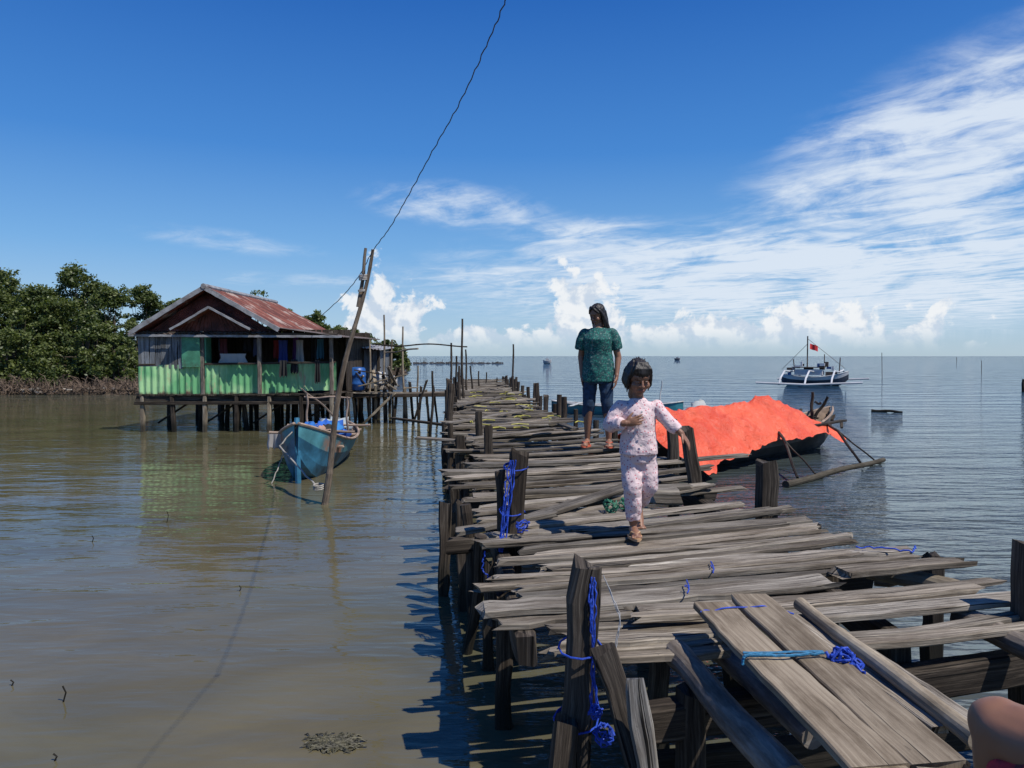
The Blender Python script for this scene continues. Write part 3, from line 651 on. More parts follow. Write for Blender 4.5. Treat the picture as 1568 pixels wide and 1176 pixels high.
for xx in(-1.4,-.6,.3,1.1): mb.plank(Lm(xx,-.47,.36),Lm(xx,.47,.36),.12,.025,mat=1)
mb.pole(Lm(-1.6,-.3,.42),Lm(1.2,-.1,.62),.02,mat=1);mb.pole(Lm(-1.8,.2,.42),Lm(.9,.25,.58),.018,mat=1);mb.pole(Lm(-.8,-.7,.5),Lm(-.7,.7,.5),.022,mat=1);mb.pole(Lm(.9,-.62,.55),Lm(.9,.62,.55),.022,mat=1)
mb.plank(Lm(1.2,0,.6),Lm(2.1,0,.78),.3,.03,mat=1,taper=.3)
mb.tube([Lm(1.95,-.02,.85),Lm(2.05,0,.4),Lm(2.0,0,-.1)],[.035,.04,.04],8,0)
mb.pole(Lm(-1.9,.1,.4),Lm(-.2,-.35,1.15),.015,mat=1);mb.pole(Lm(-.5,-.3,.4),Lm(-.4,-.3,1.05),.018,mat=1);mb.pole(Lm(-.5,.35,.4),Lm(-.45,.35,1.0),.018,mat=1);mb.pole(Lm(-.45,-.35,1.0),Lm(-.45,.4,.98),.015,mat=1)
mb.build('hull',[M_bblue,M_bin,M_bpink],fb,smooth=False)
def lump(mb,c,rx,ry,rz,mat=0,col=None,n=14,nz=9,jit=.25,T=None):
    V=[];c=Vector(c)
    for j in range(nz+1):
        ph=math.pi*j/nz
        for i in range(n):
            a=2*math.pi*i/n;k=1+noise.noise(Vector((math.cos(a)*2+c.x*3,math.sin(a)*2+c.y,ph*2)))*jit
            V.append(c+Vector((math.cos(a)*math.sin(ph)*rx*k,math.sin(a)*math.sin(ph)*ry*k,math.cos(ph)*rz*k)))
    mb.add(V,[(j*n+i,(j+1)*n+i,(j+1)*n+(i+1)%n,j*n+(i+1)%n) for j in range(nz) for i in range(n)],None,mat,col)
mb=MB()
for (x,y_,z,a,b_,c_,cc) in((-.2,.05,.42,.4,.3,.16,(.02,.12,.5)),(.5,-.15,.45,.28,.2,.12,(.45,.47,.5)),(-1.0,0,.42,.35,.3,.16,(.35,.4,.42)),(.2,.22,.48,.2,.15,.12,(.03,.2,.5)),(1.0,.1,.55,.2,.16,.08,(.4,.25,.18)),(1.35,-.12,.6,.15,.12,.08,(.45,.43,.4)),(.75,.2,.55,.15,.12,.08,(.02,.02,.02)),(1.6,.08,.68,.14,.12,.07,(.02,.14,.45)),(.9,-.2,.52,.2,.14,.08,(.30,.12,.08))):
    lump(mb,Lm(x,y_,z),b_,a,c_,col=cc,jit=1.0)
for k in range(5): cloth(-3.0+U(-.4,.3),10.2+k*.3,.62,.2,.2,cols[(k*2+3)%9])
mb.build('tarps_and_nets',[M_attr],fb,smooth=True)
rp=MB();rope([Lm(2.0,0,.75),Lm(2.2,-.2,.5),b0+Vector((0,0,.6))],.01,wob=.01);coil(b0+Vector((.03,0,.6)),.06,3,rr=.01);rope([Lm(1.9,-.05,.75),Lm(1.8,-.25,.3),Lm(2.0,-.35,-.02)],.008,wob=.01);rp.build('mooring_rope',[plain('rope_grey',(.3,.28,.24),.8)],fb)
m,nt,b=newmat('orange_tarp');tcx=nt.n('ShaderNodeTexCoord').outputs['Object'];g=nt.noise(tcx,1.3,5,.6,.6)
nt.L.new(nt.mix(nt.ss(g,.35,.65),(.66,.075,.026),(.80,.125,.05)),b.inputs['Base Color']);b.inputs['Roughness'].default_value=.5
bump(nt,b,nt.m('ADD',nt.noise(nt.map(tcx,(1,1,1)),3.5,6,.6,1.8),nt.m('MULTIPLY',nt.noise(nt.map(tcx,(5,2,6)),1,4,.5,1.0),.8)),.06);M_tarp=m
tb=empty('outrigger_boat_with_orange_tarp');T=place((2.3,11.0),(6.0,14.2),.02)
mb=MB();hull(mb,5.5,.95,.34,.34,.2,T=T)
Lm=lambda x,y,z:T@Vector((x,y,z))
pa=G(1203,742,.04);pb=G(1353,704,.04);mb.pole(pa,pb,.045,.035,mat=3,nodes=.35,n=10)
for xx,f_ in((.3,.10),(2.0,.72)):
    q=pa.lerp(pb,f_)+Vector((0,0,.05));o_=Lm(xx,-.2,.46);md=o_.lerp(q,.45)+Vector((0,0,.12));mb.pole(o_,md,.026,.022,mat=4,bend=.01);mb.pole(md,q,.022,.018,mat=4,bend=.01)
    q2=pa.lerp(pb,f_+.16)+Vector((0,0,.04));mb.pole(md,q2,.014,.012,mat=4,bend=.01)
    mb.pole(Lm(xx,0,.46),Lm(xx,1.9,.12),.028,mat=1)
mb.pole(Lm(-2.0,1.9,.05),Lm(2.8,1.9,.05),.045,mat=3)
mb.pole(Lm(2.0,0,.45),Lm(2.0,0,1.0),.03,mat=4);mb.pole(Lm(2.25,.1,.45),Lm(2.4,-.1,.9),.03,mat=4);mb.pole(Lm(1.9,-.2,.8),Lm(2.5,.2,.78),.022,mat=4)
for i in range(22):
    a=Lm(U(1.5,2.6),U(-.4,.3),U(.35,.55));mb.plank(a,a+Vector((U(-.3,.3),U(-.2,.2),U(-.1,.2))),.05,.035,mat=4)
mb.plank(Lm(-1,-.5,.42),Lm(2.3,-.45,.48),.12,.04,mat=4)
mb.build('hull',[plain('boat_dark',(.05,.045,.04),.7,.4,3),M_bin,plain('boat_side',(.13,.12,.11),.7,.4,3),W_bam,W_dark],tb)
mb=MB();nx_,ny_=150,60;V=[]
def ridge(s): return float(np.interp(s,[-3.1,-2.7,-1.8,-.9,-.2,.2,.5,.9,1.3,1.75],[.62,.90,.88,.86,.88,1.02,.96,.80,.68,.46]))
for i in range(nx_+1):
    s=-3.1+4.85*i/nx_;h=ridge(s)
    for j in range(ny_+1):
        t_=2*j/ny_-1;a=abs(t_)
        wdt=.78 if s>-2.2 else .78+(-2.2-s)*.45
        edge=.30-.24*max(0,min(1,(-s-1.2)/1.2))+.10*noise.noise(Vector((s*1.1,t_*.3,8)))
        zed=h*(1-a**1.25)+edge*a**1.25
        cr=abs(noise.noise(Vector((s*1.1+t_*1.2,t_*.9-s*.3,3))))*.17+abs(noise.noise(Vector((s*2.8-t_*2,t_*2.2,9))))*.08+abs(noise.noise(Vector((s*6-t_*1.5,t_*3,2))))*.035
        pn=noise.noise(Vector((s*3.5,t_*1.2,1)))*.025*a*2
        V.append(Lm(s+noise.noise(Vector((s,t_*2,5)))*.1,t_*wdt+pn,max(.05,zed-cr+.06+pn*.6)))
mb.add(V,[(i*(ny_+1)+j,(i+1)*(ny_+1)+j,(i+1)*(ny_+1)+j+1,i*(ny_+1)+j+1) for i in range(nx_) for j in range(ny_)])
mb.build('orange_tarp',[M_tarp],tb,smooth=True)
mb=MB();lump(mb,D(1070,626,13.8),.20,.16,.13,col=(.4,.42,.42),jit=.8);mb.build('white_sack',[M_attr],tb,smooth=True)
M_teal=plain('teal_paint',(.05,.24,.27),.5,.2,4,(.04,.10,.11))
cb=empty('teal_boat');mb=MB();T=place(G(850,632,0),G(1040,638,0),.0);hull(mb,3.9,.7,.26,.16,.1,T=T);Lm=lambda x,y,z:T@Vector((x,y,z))
mb.pole(Lm(.8,-1.2,.3),Lm(.8,1.2,.3),.025,mat=1);mb.pole(Lm(1.3,0,.3),Lm(1.35,0,1.0),.018,mat=1);mb.pole(Lm(-1,-1.2,.3),Lm(-1,1.2,.3),.025,mat=1)
mb.build('hull',[M_teal,M_wplas,M_teal],cb)
bk=empty('outrigger_bangka');mb=MB();pc=G(1247,590,0)
T=Matrix.Translation((pc.x,pc.y,.1))@Matrix.Rotation(math.radians(-28),4,'Z');Lm=lambda x,y,z:T@Vector((x,y,z))
hull(mb,3.6,.95,.38,.35,.2,T=T,mi=1,mo=0,mt=1)
mb.box(Lm(-.3,0,.66),(1.5,.7,.32),T.to_3x3(),1);mb.box(Lm(.9,0,.56),(.6,.5,.25),T.to_3x3(),2);mb.box(Lm(-.3,0,.94),(1.7,.85,.04),T.to_3x3(),2)
for xx in(-1.3,0,1.3):
    for sy in(-1,1):
        mb.tube([Lm(xx,0,.68),Lm(xx+.1*sy,sy*1.8,.76),Lm(xx+.1*sy,sy*3.4,.38),Lm(xx+.1*sy,sy*3.9,.05)],.05,6,1)
for sy in(-1,1): mb.tube([Lm(-2.6,sy*3.9,.14),Lm(0,sy*3.95,.07),Lm(2.7,sy*3.9,.22)],.065,6,1)
mb.tube([Lm(-.4,0,.5),Lm(-.4,0,2.75)],.035,6,2);mb.tube([Lm(-.4,0,2.6),Lm(1.6,0,.9)],.012,4,2);mb.tube([Lm(-.4,0,2.3),Lm(-1.8,0,.8)],.012,4,2)
mb.tube([Lm(1.3,0,.5),Lm(1.35,0,1.5)],.03,6,2);mb.tube([Lm(-1.1,.3,.5),Lm(-1.2,.3,1.4)],.03,6,2);mb.tube([Lm(.5,.2,.8),Lm(.5,.2,1.7)],.025,6,2)
for k in range(18): mb.box(Lm(U(-1.5,1.5),U(-.3,.3),U(.5,1.15)),(U(.1,.3),U(.1,.3),U(.1,.3)),T.to_3x3(),random.choice((1,2,2,3)))
mb.build('hull_and_outriggers',[plain('dark_hull',(.04,.05,.07),.5,.3,1),plain('boat_white',(.55,.55,.55),.5,.15,1),plain('boat_brown',(.10,.07,.05),.8),plain('boat_blue2',(.05,.12,.3),.6)],bk)
mb=MB();cc=D(1246,530,pc.y);V=[];
for j in range(5):
    for i in range(9): V.append((cc.x-.22+i*.06,cc.y+.05*math.sin(i*.9),cc.z+.16-j*.08-.02*i))
mb.add(V,[(j*9+i,j*9+i+1,(j+1)*9+i+1,(j+1)*9+i) for j in range(4) for i in range(8)],col=(.65,.04,.04));mb.build('flag',[M_attr],bk)
def small_boat(u,v,col,L=3,name='distant_boat'):
    mb=MB();p=G(u,v,0);T=Matrix.Translation((p.x,p.y,.1))@Matrix.Rotation(U(-.4,.4),4,'Z');hull(mb,L,.9,.5,.4,.3,T=T,n=12)
    mb.box(T@Vector((0,0,.8)),(L*.35,.6,.5),None,1);mb.tube([T@Vector((0,0,.5)),T@Vector((0,0,1.5))],.04,5,1)
    c=plain(name+'_paint',col,.6);mb.build(name,[c,c,c])
small_boat(838,557,(.4,.4,.4),1.8);small_boat(1037,551.8,(.12,.12,.14),2.2)
mb=MB()
for (u,v0,v1) in((1351,540,580),(1503,552,572),(1465,547,554),(650,548,558)):
    p=G(u,v1,0);q=D(u+U(-1,1),v0,p.y);mb.tube([p-Vector((0,0,.3)),q],.0003*p.y+.006,5)
mb.build('fish_stakes',[plain('stake_dark',(.06,.05,.045),.8)])
mb=MB();mb.pole(G(1334,629,.03),G(1382,631,.02),.05,.03);mb.build('floating_log',[W_dark])
mb=MB();p=G(1567,600,0);mb.pole(p-Vector((0,0,.3)),p+Vector((0,0,.6)),.08);mb.build('mooring_stake',[W_dark])
mb=MB()
for i in range(260):
    p=G(510+U(-42,42)*math.sqrt(R()),1137+U(-10,10),0.005);a=U(0,6.28);mb.tube([p,p+Vector((math.cos(a)*.03,math.sin(a)*.03,U(0,.008))),p+Vector((math.cos(a)*.06,math.sin(a)*.04,U(-.01,.005)))],.003,4,cap=False)
mb.build('floating_seaweed',[plain('seaweed',(.06,.055,.03),.6,.6,30)])
mb=MB()
for (u,v,h) in((255,800,.12),(95,1075,.08),(80,1165,.03),(365,905,.04),(330,690,.06),(15,1050,.03),(140,665,.05),(140,830,.06)):
    p=G(u,v,0);mb.tube([p-Vector((0,0,.02)),p+Vector((.02,0,h*.6)),p+Vector((.005,0,h))],.004,5)
mb.build('mud_twigs',[W_dark])
# ------------------------------------------------ PEOPLE
class Body:
    def __init__(s): s.v=[];s.f=[]
    def raw(s,V,Fc):
        o=len(s.v);s.v+=[tuple(p) for p in V];s.f+=[tuple(k+o for k in f) for f in Fc]
    def ell(s,c,r,M=None,nu=16,nv=10):
        c=Vector(c);V=[c+((M@Vector((0,0,r[2]))) if M else Vector((0,0,r[2])))]
        for j in range(1,nv):
            ph=math.pi*j/nv
            for i in range(nu):
                q=Vector((math.cos(2*math.pi*i/nu)*math.sin(ph)*r[0],math.sin(2*math.pi*i/nu)*math.sin(ph)*r[1],math.cos(ph)*r[2]))
                V.append(c+(M@q if M else q))
        V.append(c-((M@Vector((0,0,r[2]))) if M else Vector((0,0,r[2]))))
        Fc=[(0,1+i,1+(i+1)%nu) for i in range(nu)]
        for j in range(nv-2):
            for i in range(nu): Fc.append((1+j*nu+i,1+(j+1)*nu+i,1+(j+1)*nu+(i+1)%nu,1+j*nu+(i+1)%nu))
        L_=len(V)-1;Fc+=[(L_,1+(nv-2)*nu+(i+1)%nu,1+(nv-2)*nu+i) for i in range(nu)]
        s.raw(V,Fc)
    def loft(s,rings,n=24):
        V=[];
        for (x,y,z,rx,ry) in rings:
            for k in range(n): a=2*math.pi*k/n;V.append((x+math.cos(a)*rx,y+math.sin(a)*ry,z))
        Fc=[(j*n+k,j*n+(k+1)%n,(j+1)*n+(k+1)%n,(j+1)*n+k) for j in range(len(rings)-1) for k in range(n)]
        Fc.append(tuple(reversed(range(n))));Fc.append(tuple((len(rings)-1)*n+k for k in range(n)))
        s.raw(V,Fc)
    def chain(s,pts,rad,cap0=True,cap1=True,n=14):
        pts=[Vector(p) for p in pts]
        for i in range(len(pts)-1):
            a,b_=pts[i],pts[i+1];d=(b_-a).normalized();ref=Vector((0,1,0)) if abs(d.y)<.9 else Vector((1,0,0))
            e=d.cross(ref).normalized();g=d.cross(e).normalized();V=[]
            for p,r in((a,rad[i]),(b_,rad[i+1])):
                for k in range(n): t_=2*math.pi*k/n;V.append(p+(e*math.cos(t_)+g*math.sin(t_))*r)
            s.raw(V,[(k,(k+1)%n,n+(k+1)%n,n+k) for k in range(n)]+[tuple(reversed(range(n))),tuple(range(n,2*n))])
        for i,p in enumerate(pts):
            if (i==0 and not cap0) or (i==len(pts)-1 and not cap1): continue
            s.ell(p,(rad[i],)*3,nu=12,nv=8)
    def hand(s,wr,d,pn,side,k=1.0,curl=.5):
        wr=Vector(wr);d=Vector(d).normalized();pn=Vector(pn);pn=(pn-d*pn.dot(d)).normalized();th=d.cross(pn).normalized()
        if th.dot(Vector(side))<0: th=-th
        M=Matrix((th,d,pn)).transposed()
        s.ell(wr+d*.045*k,(.040*k,.052*k,.015*k),M);s.chain([wr-d*.02*k,wr+d*.02*k],[.024*k,.023*k])
        for q,(off,ln) in enumerate(((.030,.070),(.0105,.078),(-.0095,.073),(-.029,.056))):
            p=wr+d*.080*k+th*off*k;dd=d.copy()+th*off*4.0;pts=[wr+d*.05*k+th*off*k*.9,p]
            for m_ in range(3):
                dd=(dd+pn*curl*(.5+.3*q/3)).normalized();p=p+dd*ln*k*(.45,.32,.23)[m_];pts.append(p)
            s.chain(pts,[.009*k,.0088*k,.008*k,.0074*k,.0062*k],n=8)
        p=wr+d*.025*k+th*.028*k;pts=[wr+d*.02*k+th*.01*k,p]
        dd=(d*.8+th*.8+pn*.2).normalized()
        for m_ in range(2): p=p+dd*.032*k;pts.append(p);dd=(dd+d*.5+pn*.3).normalized()
        s.chain(pts,[.013*k,.0125*k,.0105*k,.0085*k],n=8)
    def mesh(s,name,mat,vox,parent,smooth=2,disp=None):
        me=bpy.data.meshes.new(name);me.from_pydata(s.v,[],s.f);me.update();ob=bpy.data.objects.new(name,me);COL.objects.link(ob)
        r=ob.modifiers.new('r','REMESH');r.mode='VOXEL';r.voxel_size=vox;r.use_smooth_shade=True
        sm=ob.modifiers.new('s','SMOOTH');sm.factor=.5;sm.iterations=smooth
        dg=bpy.context.evaluated_depsgraph_get();dg.update();m2=bpy.data.meshes.new_from_object(ob.evaluated_get(dg));m2.name=name
        ob.modifiers.clear();ob.data=m2;m2.materials.clear();m2.materials.append(mat)
        if disp:
            ns=[v.normal.copy() for v in m2.vertices]
            for v,nn in zip(m2.vertices,ns): v.co+=nn*disp(v.co)
        for p in m2.polygons:p.use_smooth=True
        m2.update();ob.parent=parent;return ob
def skinmat(name,c):
    m,nt,b=newmat(name);tc=nt.n('ShaderNodeTexCoord').outputs['Object'];g=nt.noise(tc,14,3,.5)
    nt.L.new(nt.mix(g,tuple(x*.85 for x in c),tuple(x*1.15 for x in c)),b.inputs['Base Color']);b.inputs['Roughness'].default_value=.5
    b.inputs['Subsurface Weight'].default_value=.06;b.inputs['Subsurface Radius'].default_value=(.02,.008,.004);return m
M_skin=skinmat('brown_skin',(.25,.122,.072))
m,nt,b=newmat('black_hair');tcx=nt.n('ShaderNodeTexCoord').outputs['Object'];g=nt.noise(nt.map(tcx,(60,60,6)),1,4,.6)
nt.L.new(nt.mix(g,(.004,.0035,.003),(.02,.014,.010)),b.inputs['Base Color']);b.inputs['Roughness'].default_value=.5;bump(nt,b,g,.006);M_hair=m
M_white=plain('eye_white',(.34,.30,.27),.3);M_eye=plain('eye_dark',(.01,.007,.005),.2);M_lip=skinmat('lips',(.22,.08,.06))
def head(par,c,M,k,hairfn,skin,chub=0.0):
    c=Vector(c);b_=Body();q=lambda x,y,z:c+M@(Vector((x,y,z))*k)
    def E(B,p,r): B.ell(q(*p),tuple(v*k for v in r),M)
    E(b_,(0,.012,.030),(.071,.090,.080));E(b_,(0,-.020,-.040),(.051+chub,.056,.060));E(b_,(0,-.048,-.080),(.022+chub,.024,.018))
    E(b_,(0,-.058,.030),(.048,.022,.024));E(b_,(.033,-.052,-.026),(.024+chub,.024,.026));E(b_,(-.033,-.052,-.026),(.024+chub,.024,.026))
    b_.chain([q(0,-.077,.008),q(0,-.091,-.022)],[.0065*k,.0105*k]);E(b_,(.012,-.083,-.025),(.008,.009,.007));E(b_,(-.012,-.083,-.025),(.008,.009,.007))
    E(b_,(0,-.072,-.052),(.024,.013,.012))
    for sx_ in(-1,1): E(b_,(.072*sx_,.012,-.008),(.008,.017,.028))
    b_.chain([q(0,.02,-.04),q(0,.03,-.12)],[.042*k,.042*k])
    b_.mesh('head_skin',skin,.0042,par,2)
    for sx_ in(-1,1):
        e=Body();E(e,(.030*sx_,-.0715,.003),(.0125,.0085,.0034));e.mesh('eye',M_white,.0018,par,1)
        e=Body();E(e,(.029*sx_,-.0785,.0008),(.0065,.003,.0038));e.mesh('iris',M_eye,.0014,par,1)
        e=Body();e.chain([q(.015*sx_,-.0815,.022),q(.032*sx_,-.080,.026),q(.049*sx_,-.069,.021)],[.0020*k,.0026*k,.0016*k],n=6);e.mesh('eyebrow',M_hair,.0015,par,0)
        e=Body();e.chain([q(.017*sx_,-.078,.0050),q(.030*sx_,-.0805,.0065),q(.045*sx_,-.072,.0035)],[.0018*k,.0026*k,.0018*k],n=6);e.mesh('eyelid',skin,.0014,par,0)
    e=Body();e.chain([q(-.019,-.0785,-.0515),q(-.007,-.0855,-.0485),q(.007,-.0855,-.0485),q(.019,-.0785,-.0515)],[.002*k,.004*k,.004*k,.002*k],n=8);e.chain([q(-.014,-.080,-.057),q(0,-.0845,-.0585),q(.014,-.080,-.057)],[.003*k,.005*k,.003*k],n=8);e.mesh('lips',M_lip,.0016,par,1)
    h=Body();hairfn(h,q,E,k)
    h.mesh('hair',M_hair,.0045,par,1,lambda co:noise.noise(Vector((co.x*110,co.y*110,co.z*10)))*.0045)
    return q
def pat(name,base,spot,spot2,scale,thr):
    m,nt,b=newmat(name);tc=nt.n('ShaderNodeTexCoord').outputs['Object']
    v=nt.n('ShaderNodeTexVoronoi');v.inputs['Scale'].default_value=scale;nt.L.new(tc,v.inputs['Vector'])
    n_=nt.noise(tc,scale*.8,3,.5,1.0)
    c=nt.mix(nt.ss(v.outputs['Distance'],thr,thr-.1),base,spot);c=nt.mix(nt.ss(n_,.58,.63),c,spot2)
    nt.L.new(c,b.inputs['Base Color']);b.inputs['Roughness'].default_value=.8
    bump(nt,b,nt.noise(tc,9,4,.55,.6),.02,.7);return m
wo=empty('woman')
fl=G(900,683,.72);frt=G(931,685,.72)
org=Vector(((fl.x+frt.x)/2,(fl.y+frt.y)/2,.725))
B=Body()
B.loft([(0,0,.80,.11,.085),(0,0,.9,.135,.095),(0,0,1.0,.12,.085),(0,-.005,1.1,.12,.09),(0,-.005,1.18,.13,.085),(0,0,1.25,.10,.06),(0,.01,1.285,.055,.05),(0,.01,1.36,.044,.044)])
for sx_ in(-1,1): B.chain([(.03*sx_,0,1.225),(.145*sx_,.005,1.205)],[.042,.038])
B.chain([(-.15,.005,1.205),(-.190,.05,.97),(-.175,.0,.77)],[.040,.036,.022]);B.hand((-.175,.0,.77),(.05,-.05,-1),(1,0,0),(0,-1,0),.95,.35)
B.chain([(.15,.005,1.205),(.212,.03,.96),(.200,-.05,.75)],[.040,.036,.022]);B.hand((.200,-.05,.75),(-.1,-.15,-1),(-1,0,0),(0,-1,0),.95,.5)
B.chain([(-.080,0,.84),(-.095,-.02,.46),(-.115,.03,.09)],[.070,.050,.032]);B.chain([(.080,0,.84),(.10,-.02,.46),(.115,.03,.09)],[.070,.050,.032])
for sx_ in(-1,1):
    x=.115*sx_;B.chain([(x,.02,.40),(x,.035,.29),(x,.03,.09)],[.043,.046,.030]);B.chain([(x,.045,.05),(x+.01*sx_,-.06,.035),(x+.015*sx_,-.125,.028)],[.032,.034,.022])
    for t_ in range(5): B.chain([(x+.015*sx_+(t_-2)*.014,-.12,.025),(x+.018*sx_+(t_-2)*.017,-.152+.006*abs(t_-(2-sx_)),.02)],[.010,.009],n=8)
yawW=Matrix.Rotation(math.radians(-12),4,'Z')
B.mesh('body_skin',M_skin,.0052,wo,2)
B=Body()
B.loft([(0,0,.70,.168,.128),(0,0,.80,.170,.128),(0,0,.90,.158,.12),(0,0,1.0,.145,.115),(0,-.012,1.08,.145,.12),(0,-.022,1.15,.150,.125),(0,-.005,1.20,.150,.10),(0,0,1.245,.118,.078),(0,.008,1.272,.078,.062)])
for sx_ in(-1,1): B.chain([(.09*sx_,0,1.215),(.148*sx_,.005,1.213),(.176*sx_,.015,1.14),(.196*sx_,.03,1.05)],[.047,.056,.062,.058],True,False)
def wr_(co): 
    f=1.4 if co.z<1.0 else .8
    return .005+(noise.noise(Vector((co.x*14,co.y*14,co.z*7)))+.5*noise.noise(Vector((co.x*30,co.y*30,co.z*26))))*.008*f
B.mesh('blouse',pat('teal_print_blouse',(.006,.07,.068),(.012,.19,.14),(.13,.20,.18),50,.40),.0065,wo,2,wr_)
B=Body()
B.loft([(0,0,.68,.150,.112),(0,0,.80,.155,.112),(0,0,.9,.14,.10)])
for sx_ in(-1,1): B.chain([(.078*sx_,0,.80),(.098*sx_,-.015,.46),(.113*sx_,.028,.33)],[.084,.064,.060],True,False)
B.mesh('jeans',plain('dark_denim',(.012,.035,.075),.8,.35,30),.0065,wo,2,lambda co:.003+noise.noise(Vector((co.x*14,co.y*14,co.z*20)))*.006)
def hairW(h,q,E,k):
    E(h,(0,.026,.042),(.080,.094,.084))
    h.chain([q(0,.06,.0),q(0,.075,-.10),q(0,.075,-.20),q(.01,.07,-.28)],[.072*k,.062*k,.05*k,.02*k])
    for sx_ in(-1,1):
        h.chain([q(.035*sx_,-.030,.095),q(.066*sx_,-.022,.055),q(.076*sx_,.0,-.01),q(.078*sx_,.015,-.08),q(.082*sx_,.025,-.16),q(.075*sx_,.01,-.27)],[.022*k,.016*k,.018*k,.026*k,.028*k,.008*k])
        for t_ in range(4):
            h.chain([q(.05*sx_,-.02,.08),q((.074+.002*t_)*sx_,-.010+.012*t_,.0),q((.078+.004*t_)*sx_,-.01+.015*t_,-.12),q((.082-.006*t_)*sx_,-.02+.02*t_,-.22-.02*t_)],[.012*k,.010*k,.011*k,.004*k],n=8)
        h.chain([q(.004*sx_,-.045,.102),q(.035*sx_,-.062,.080),q(.064*sx_,-.045,.035)],[.014*k,.012*k,.009*k])
MH=Matrix.Rotation(math.radians(-32),3,'Z')@Matrix.Rotation(math.radians(22),3,'X')
head(wo,(-.012,-.015,1.412),MH,.97,hairW,M_skin)
def slipper(par,c,L_,w_,mat,strap,yaw=0):
    mb=MB();M=Matrix.Rotation(yaw,3,'Z');prof=[]
    for s_ in range(17):
        t_=s_/16;prof.append((t_,(.5+.12*math.sin(t_*6.28-1.2))*math.sqrt(max(.02,1-(2*t_-1)**4))))
    V=[]
    for z in(0,.014):
        for (t_,h_) in prof: V.append(Vector((-w_*h_,L_*(.45-t_),z)))
        for (t_,h_) in reversed(prof): V.append(Vector((w_*h_,L_*(.45-t_),z)))
    n=34;V=[Vector(c)+M@v for v in V]
    mb.add(V,[tuple(range(n)),tuple(n+k for k in range(n))]+[(k,(k+1)%n,n+(k+1)%n,n+k) for k in range(n)])
    for sx_ in(-1,1): mb.tube([Vector(c)+M@Vector(p) for p in((w_*.5*sx_,L_*.05,.01),(w_*.36*sx_,-L_*.12,.055*L_/.24),(0,-L_*.34,.05*L_/.24),(0,-L_*.4,.012))],.005,6,1)
    o=mb.build('slipper',[mat,strap],par);return o
M_or=plain('orange_rubber',(.55,.12,.06),.6);M_tan=plain('tan_sandal',(.42,.26,.14),.7)
for sx_ in(-1,1): slipper(wo,(.125*sx_,-.04,0),.245,.09,M_or,M_or,.1*sx_)
wo.matrix_world=Matrix.Translation(org)@yawW
gi=empty('girl')
fo=G(974,822,.72);GO=Vector((fo.x+.005,fo.y+.04,.712))
B=Body()
B.loft([(.015,.02,.44,.08,.06),(.015,.015,.52,.08,.06),(.01,.01,.6,.072,.057),(.01,.0,.68,.075,.055),(.01,.0,.715,.065,.045),(.008,0,.75,.032,.031),(.005,-.005,.80,.028,.028)])
B.chain([(-.026,.02,.45),(-.02,-.02,.27),(-.01,.02,.07)],[.048,.034,.024]);B.chain([(.052,.02,.45),(.07,.02,.27),(.05,.19,.13)],[.048,.034,.024])
B.chain([(-.01,.03,.035),(-.01,-.04,.028),(-.01,-.085,.022)],[.024,.026,.016])
for t_ in range(5): B.chain([(-.01+(t_-2)*.010,-.08,.02),(-.01+(t_-2)*.012,-.103+.003*t_,.017)],[.0075,.0068],n=8)
B.chain([(.05,.20,.10),(.05,.17,.05),(.05,.13,.022)],[.024,.024,.016])
for t_ in range(5): B.chain([(.05+(t_-2)*.010,.14,.022),(.05+(t_-2)*.012,.118,.017)],[.0075,.0068],n=8)
B.chain([(-.085,0,.708),(-.145,-.0,.615),(-.075,-.10,.632)],[.024,.022,.018]);B.hand((-.075,-.10,.632),(1,-.12,.22),(0,1,.1),(0,-.1,1),.66,.35)
B.chain([(.100,0,.708),(.170,-.02,.630),(.232,-.045,.572)],[.024,.022,.018]);B.hand((.232,-.045,.572),(.55,-.2,-.75),(-.5,.3,-.4),(0,-1,.2),.66,.35)
B.mesh('body_skin',M_skin,.0038,gi,2)
def pyj():
    m,nt,b=newmat('printed_pyjamas');tc=nt.n('ShaderNodeTexCoord').outputs['Object']
    v=nt.n('ShaderNodeTexVoronoi');v.inputs['Scale'].default_value=62;nt.L.new(tc,v.inputs['Vector'])
    d=nt.m('ADD',v.outputs['Distance'],nt.m('MULTIPLY',nt.noise(tc,140,2,.5),.35))
    sp=nt.n('ShaderNodeSeparateColor');nt.L.new(v.outputs['Color'],sp.inputs[0])
    c2=nt.mix(nt.ss(sp.outputs[0],.6,.7),(.55,.14,.17),(.25,.12,.18));c=nt.mix(nt.ss(d,.48,.40),(.70,.55,.55),c2)
    nt.L.new(c,b.inputs['Base Color']);b.inputs['Roughness'].default_value=.85;bump(nt,b,nt.noise(tc,12,4,.55,.8),.02,.8);return m
M_pj=pyj()
fold=lambda co:.002+(noise.noise(Vector((co.x*18,co.y*18,co.z*8)))+.6*noise.noise(Vector((co.x*30,co.y*30,co.z*34))))*.008
B=Body()
B.loft([(.012,.01,.455,.106,.088),(.012,.01,.50,.103,.086),(.01,.005,.6,.090,.078),(.01,.0,.67,.090,.074),(.01,0,.715,.080,.058),(.008,0,.742,.047,.042),(.008,0,.754,.038,.036)])
B.chain([(-.05,0,.705),(-.090,0,.708),(-.146,.0,.612),(-.092,-.083,.627)],[.036,.038,.038,.031],True,False)
B.chain([(.06,0,.705),(.107,0,.708),(.172,-.02,.628),(.218,-.04,.585)],[.036,.038,.036,.031],True,False)
B.mesh('pyjama_top',M_pj,.005,gi,2,fold)
B=Body()
B.loft([(.013,.02,.41,.088,.074),(.013,.02,.47,.094,.078),(.013,.015,.53,.085,.07)])
B.chain([(-.028,.02,.44),(-.022,-.018,.27),(-.012,.018,.095)],[.058,.049,.043],True,False)
B.chain([(.055,.02,.44),(.070,.018,.28),(.052,.165,.155)],[.058,.049,.041],True,False)
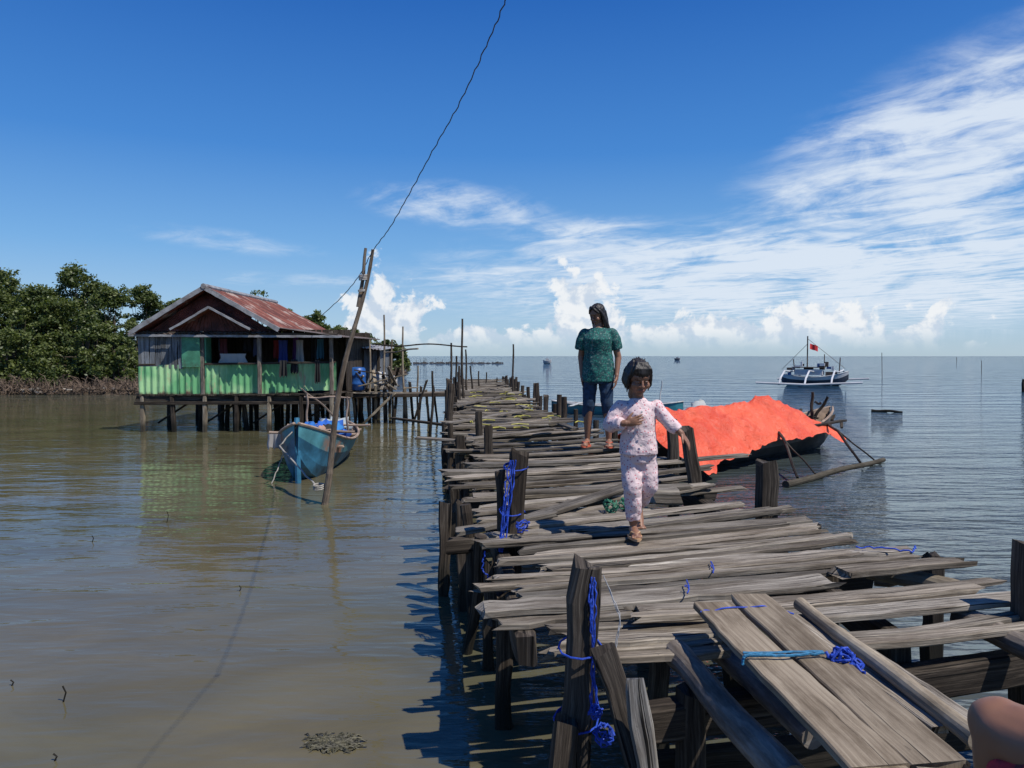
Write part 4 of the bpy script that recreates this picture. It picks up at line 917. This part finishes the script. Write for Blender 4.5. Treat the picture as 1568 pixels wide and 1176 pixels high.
B.mesh('pyjama_trousers',M_pj,.005,gi,2,fold)
mb=MB();
for k in range(4): lathe(mb,(.012,-.090+.003*k,.69-.06*k),[(.0,0),(.006,.0),(.006,.003),(.001,.004)],8,axis=Matrix.Rotation(math.pi/2,3,'X'))
mb.build('buttons',[M_wplas],gi)
def hairG(h,q,E,k):
    E(h,(0,.020,.038),(.077,.090,.078));h.chain([q(0,.045,.0),q(0,.048,-.06)],[.062*k,.052*k])
    for sx_ in(-1,1):
        for t_ in range(6):
            y0=-.030+.018*t_;L_=-.065-U(0,.03)
            h.chain([q(.045*sx_,y0*.6,.082),q(.070*sx_,y0,.03),q(.074*sx_,y0+.004,-.03),q((.070+U(-.008,.006))*sx_,y0+.002,L_)],[.013*k,.011*k,.011*k,.003*k],n=8)
    for i in range(13):
        x=(i-6)*.0098;h.chain([q(x*.5,-.030,.110),q(x*.85,-.062,.083),q(x,-.079+abs(x)*.28,.057),q(x*1.08+U(-.003,.003),-.083+abs(x)*.42,.034+abs(x)*.05+U(-.010,.006))],[.010*k,.0085*k,.006*k,.0018*k],n=8)
    for i in range(12):
        a=U(0,6.28);h.chain([q(.04*math.cos(a),.02+.04*math.sin(a),.112),q(.055*math.cos(a),.02+.06*math.sin(a),.117+U(0,.006))],[.004*k,.0015*k],n=6)
MG=Matrix.Rotation(math.radians(10),3,'Z')@Matrix.Rotation(math.radians(20),3,'X')
head(gi,(.005,-.02,.868),MG,.875,hairG,M_skin,.003)
slipper(gi,(-.01,-.03,0),.165,.062,M_tan,M_tan)
gi.matrix_world=Matrix.Translation(GO)
# ---- seated person (only a bent leg reaches the picture)
se=empty('seated_person');B=Body()
kn=D(1542,1124,1.05);hip=kn+Vector((.28,-.55,.02));ank=kn+Vector((.10,.08,-.40))
B.chain([hip,kn.lerp(hip,.4),kn,kn.lerp(ank,.35),ank],[.085,.066,.046,.048,.034]);B.chain([ank,ank+Vector((-.02,.10,-.04)),ank+Vector((-.03,.15,-.05))],[.034,.033,.022])
B.ell(kn+Vector((-.004,.012,.004)),(.040,.042,.044))
B.mesh('leg_skin',M_skin,.006,se,3,lambda co:noise.noise(co*25)*.003)
B=Body();B.chain([hip+Vector((0,-.05,0)),kn.lerp(hip,.15)+Vector((-.0,0,-.03)),kn+Vector((.0,-.04,-.055))],[.11,.068,.048],True,True);B.mesh('red_shorts',plain('red_cloth',(.45,.02,.03),.8,.6,20,(.02,.015,.02)),.006,se,3,lambda co:noise.noise(co*18)*.012)
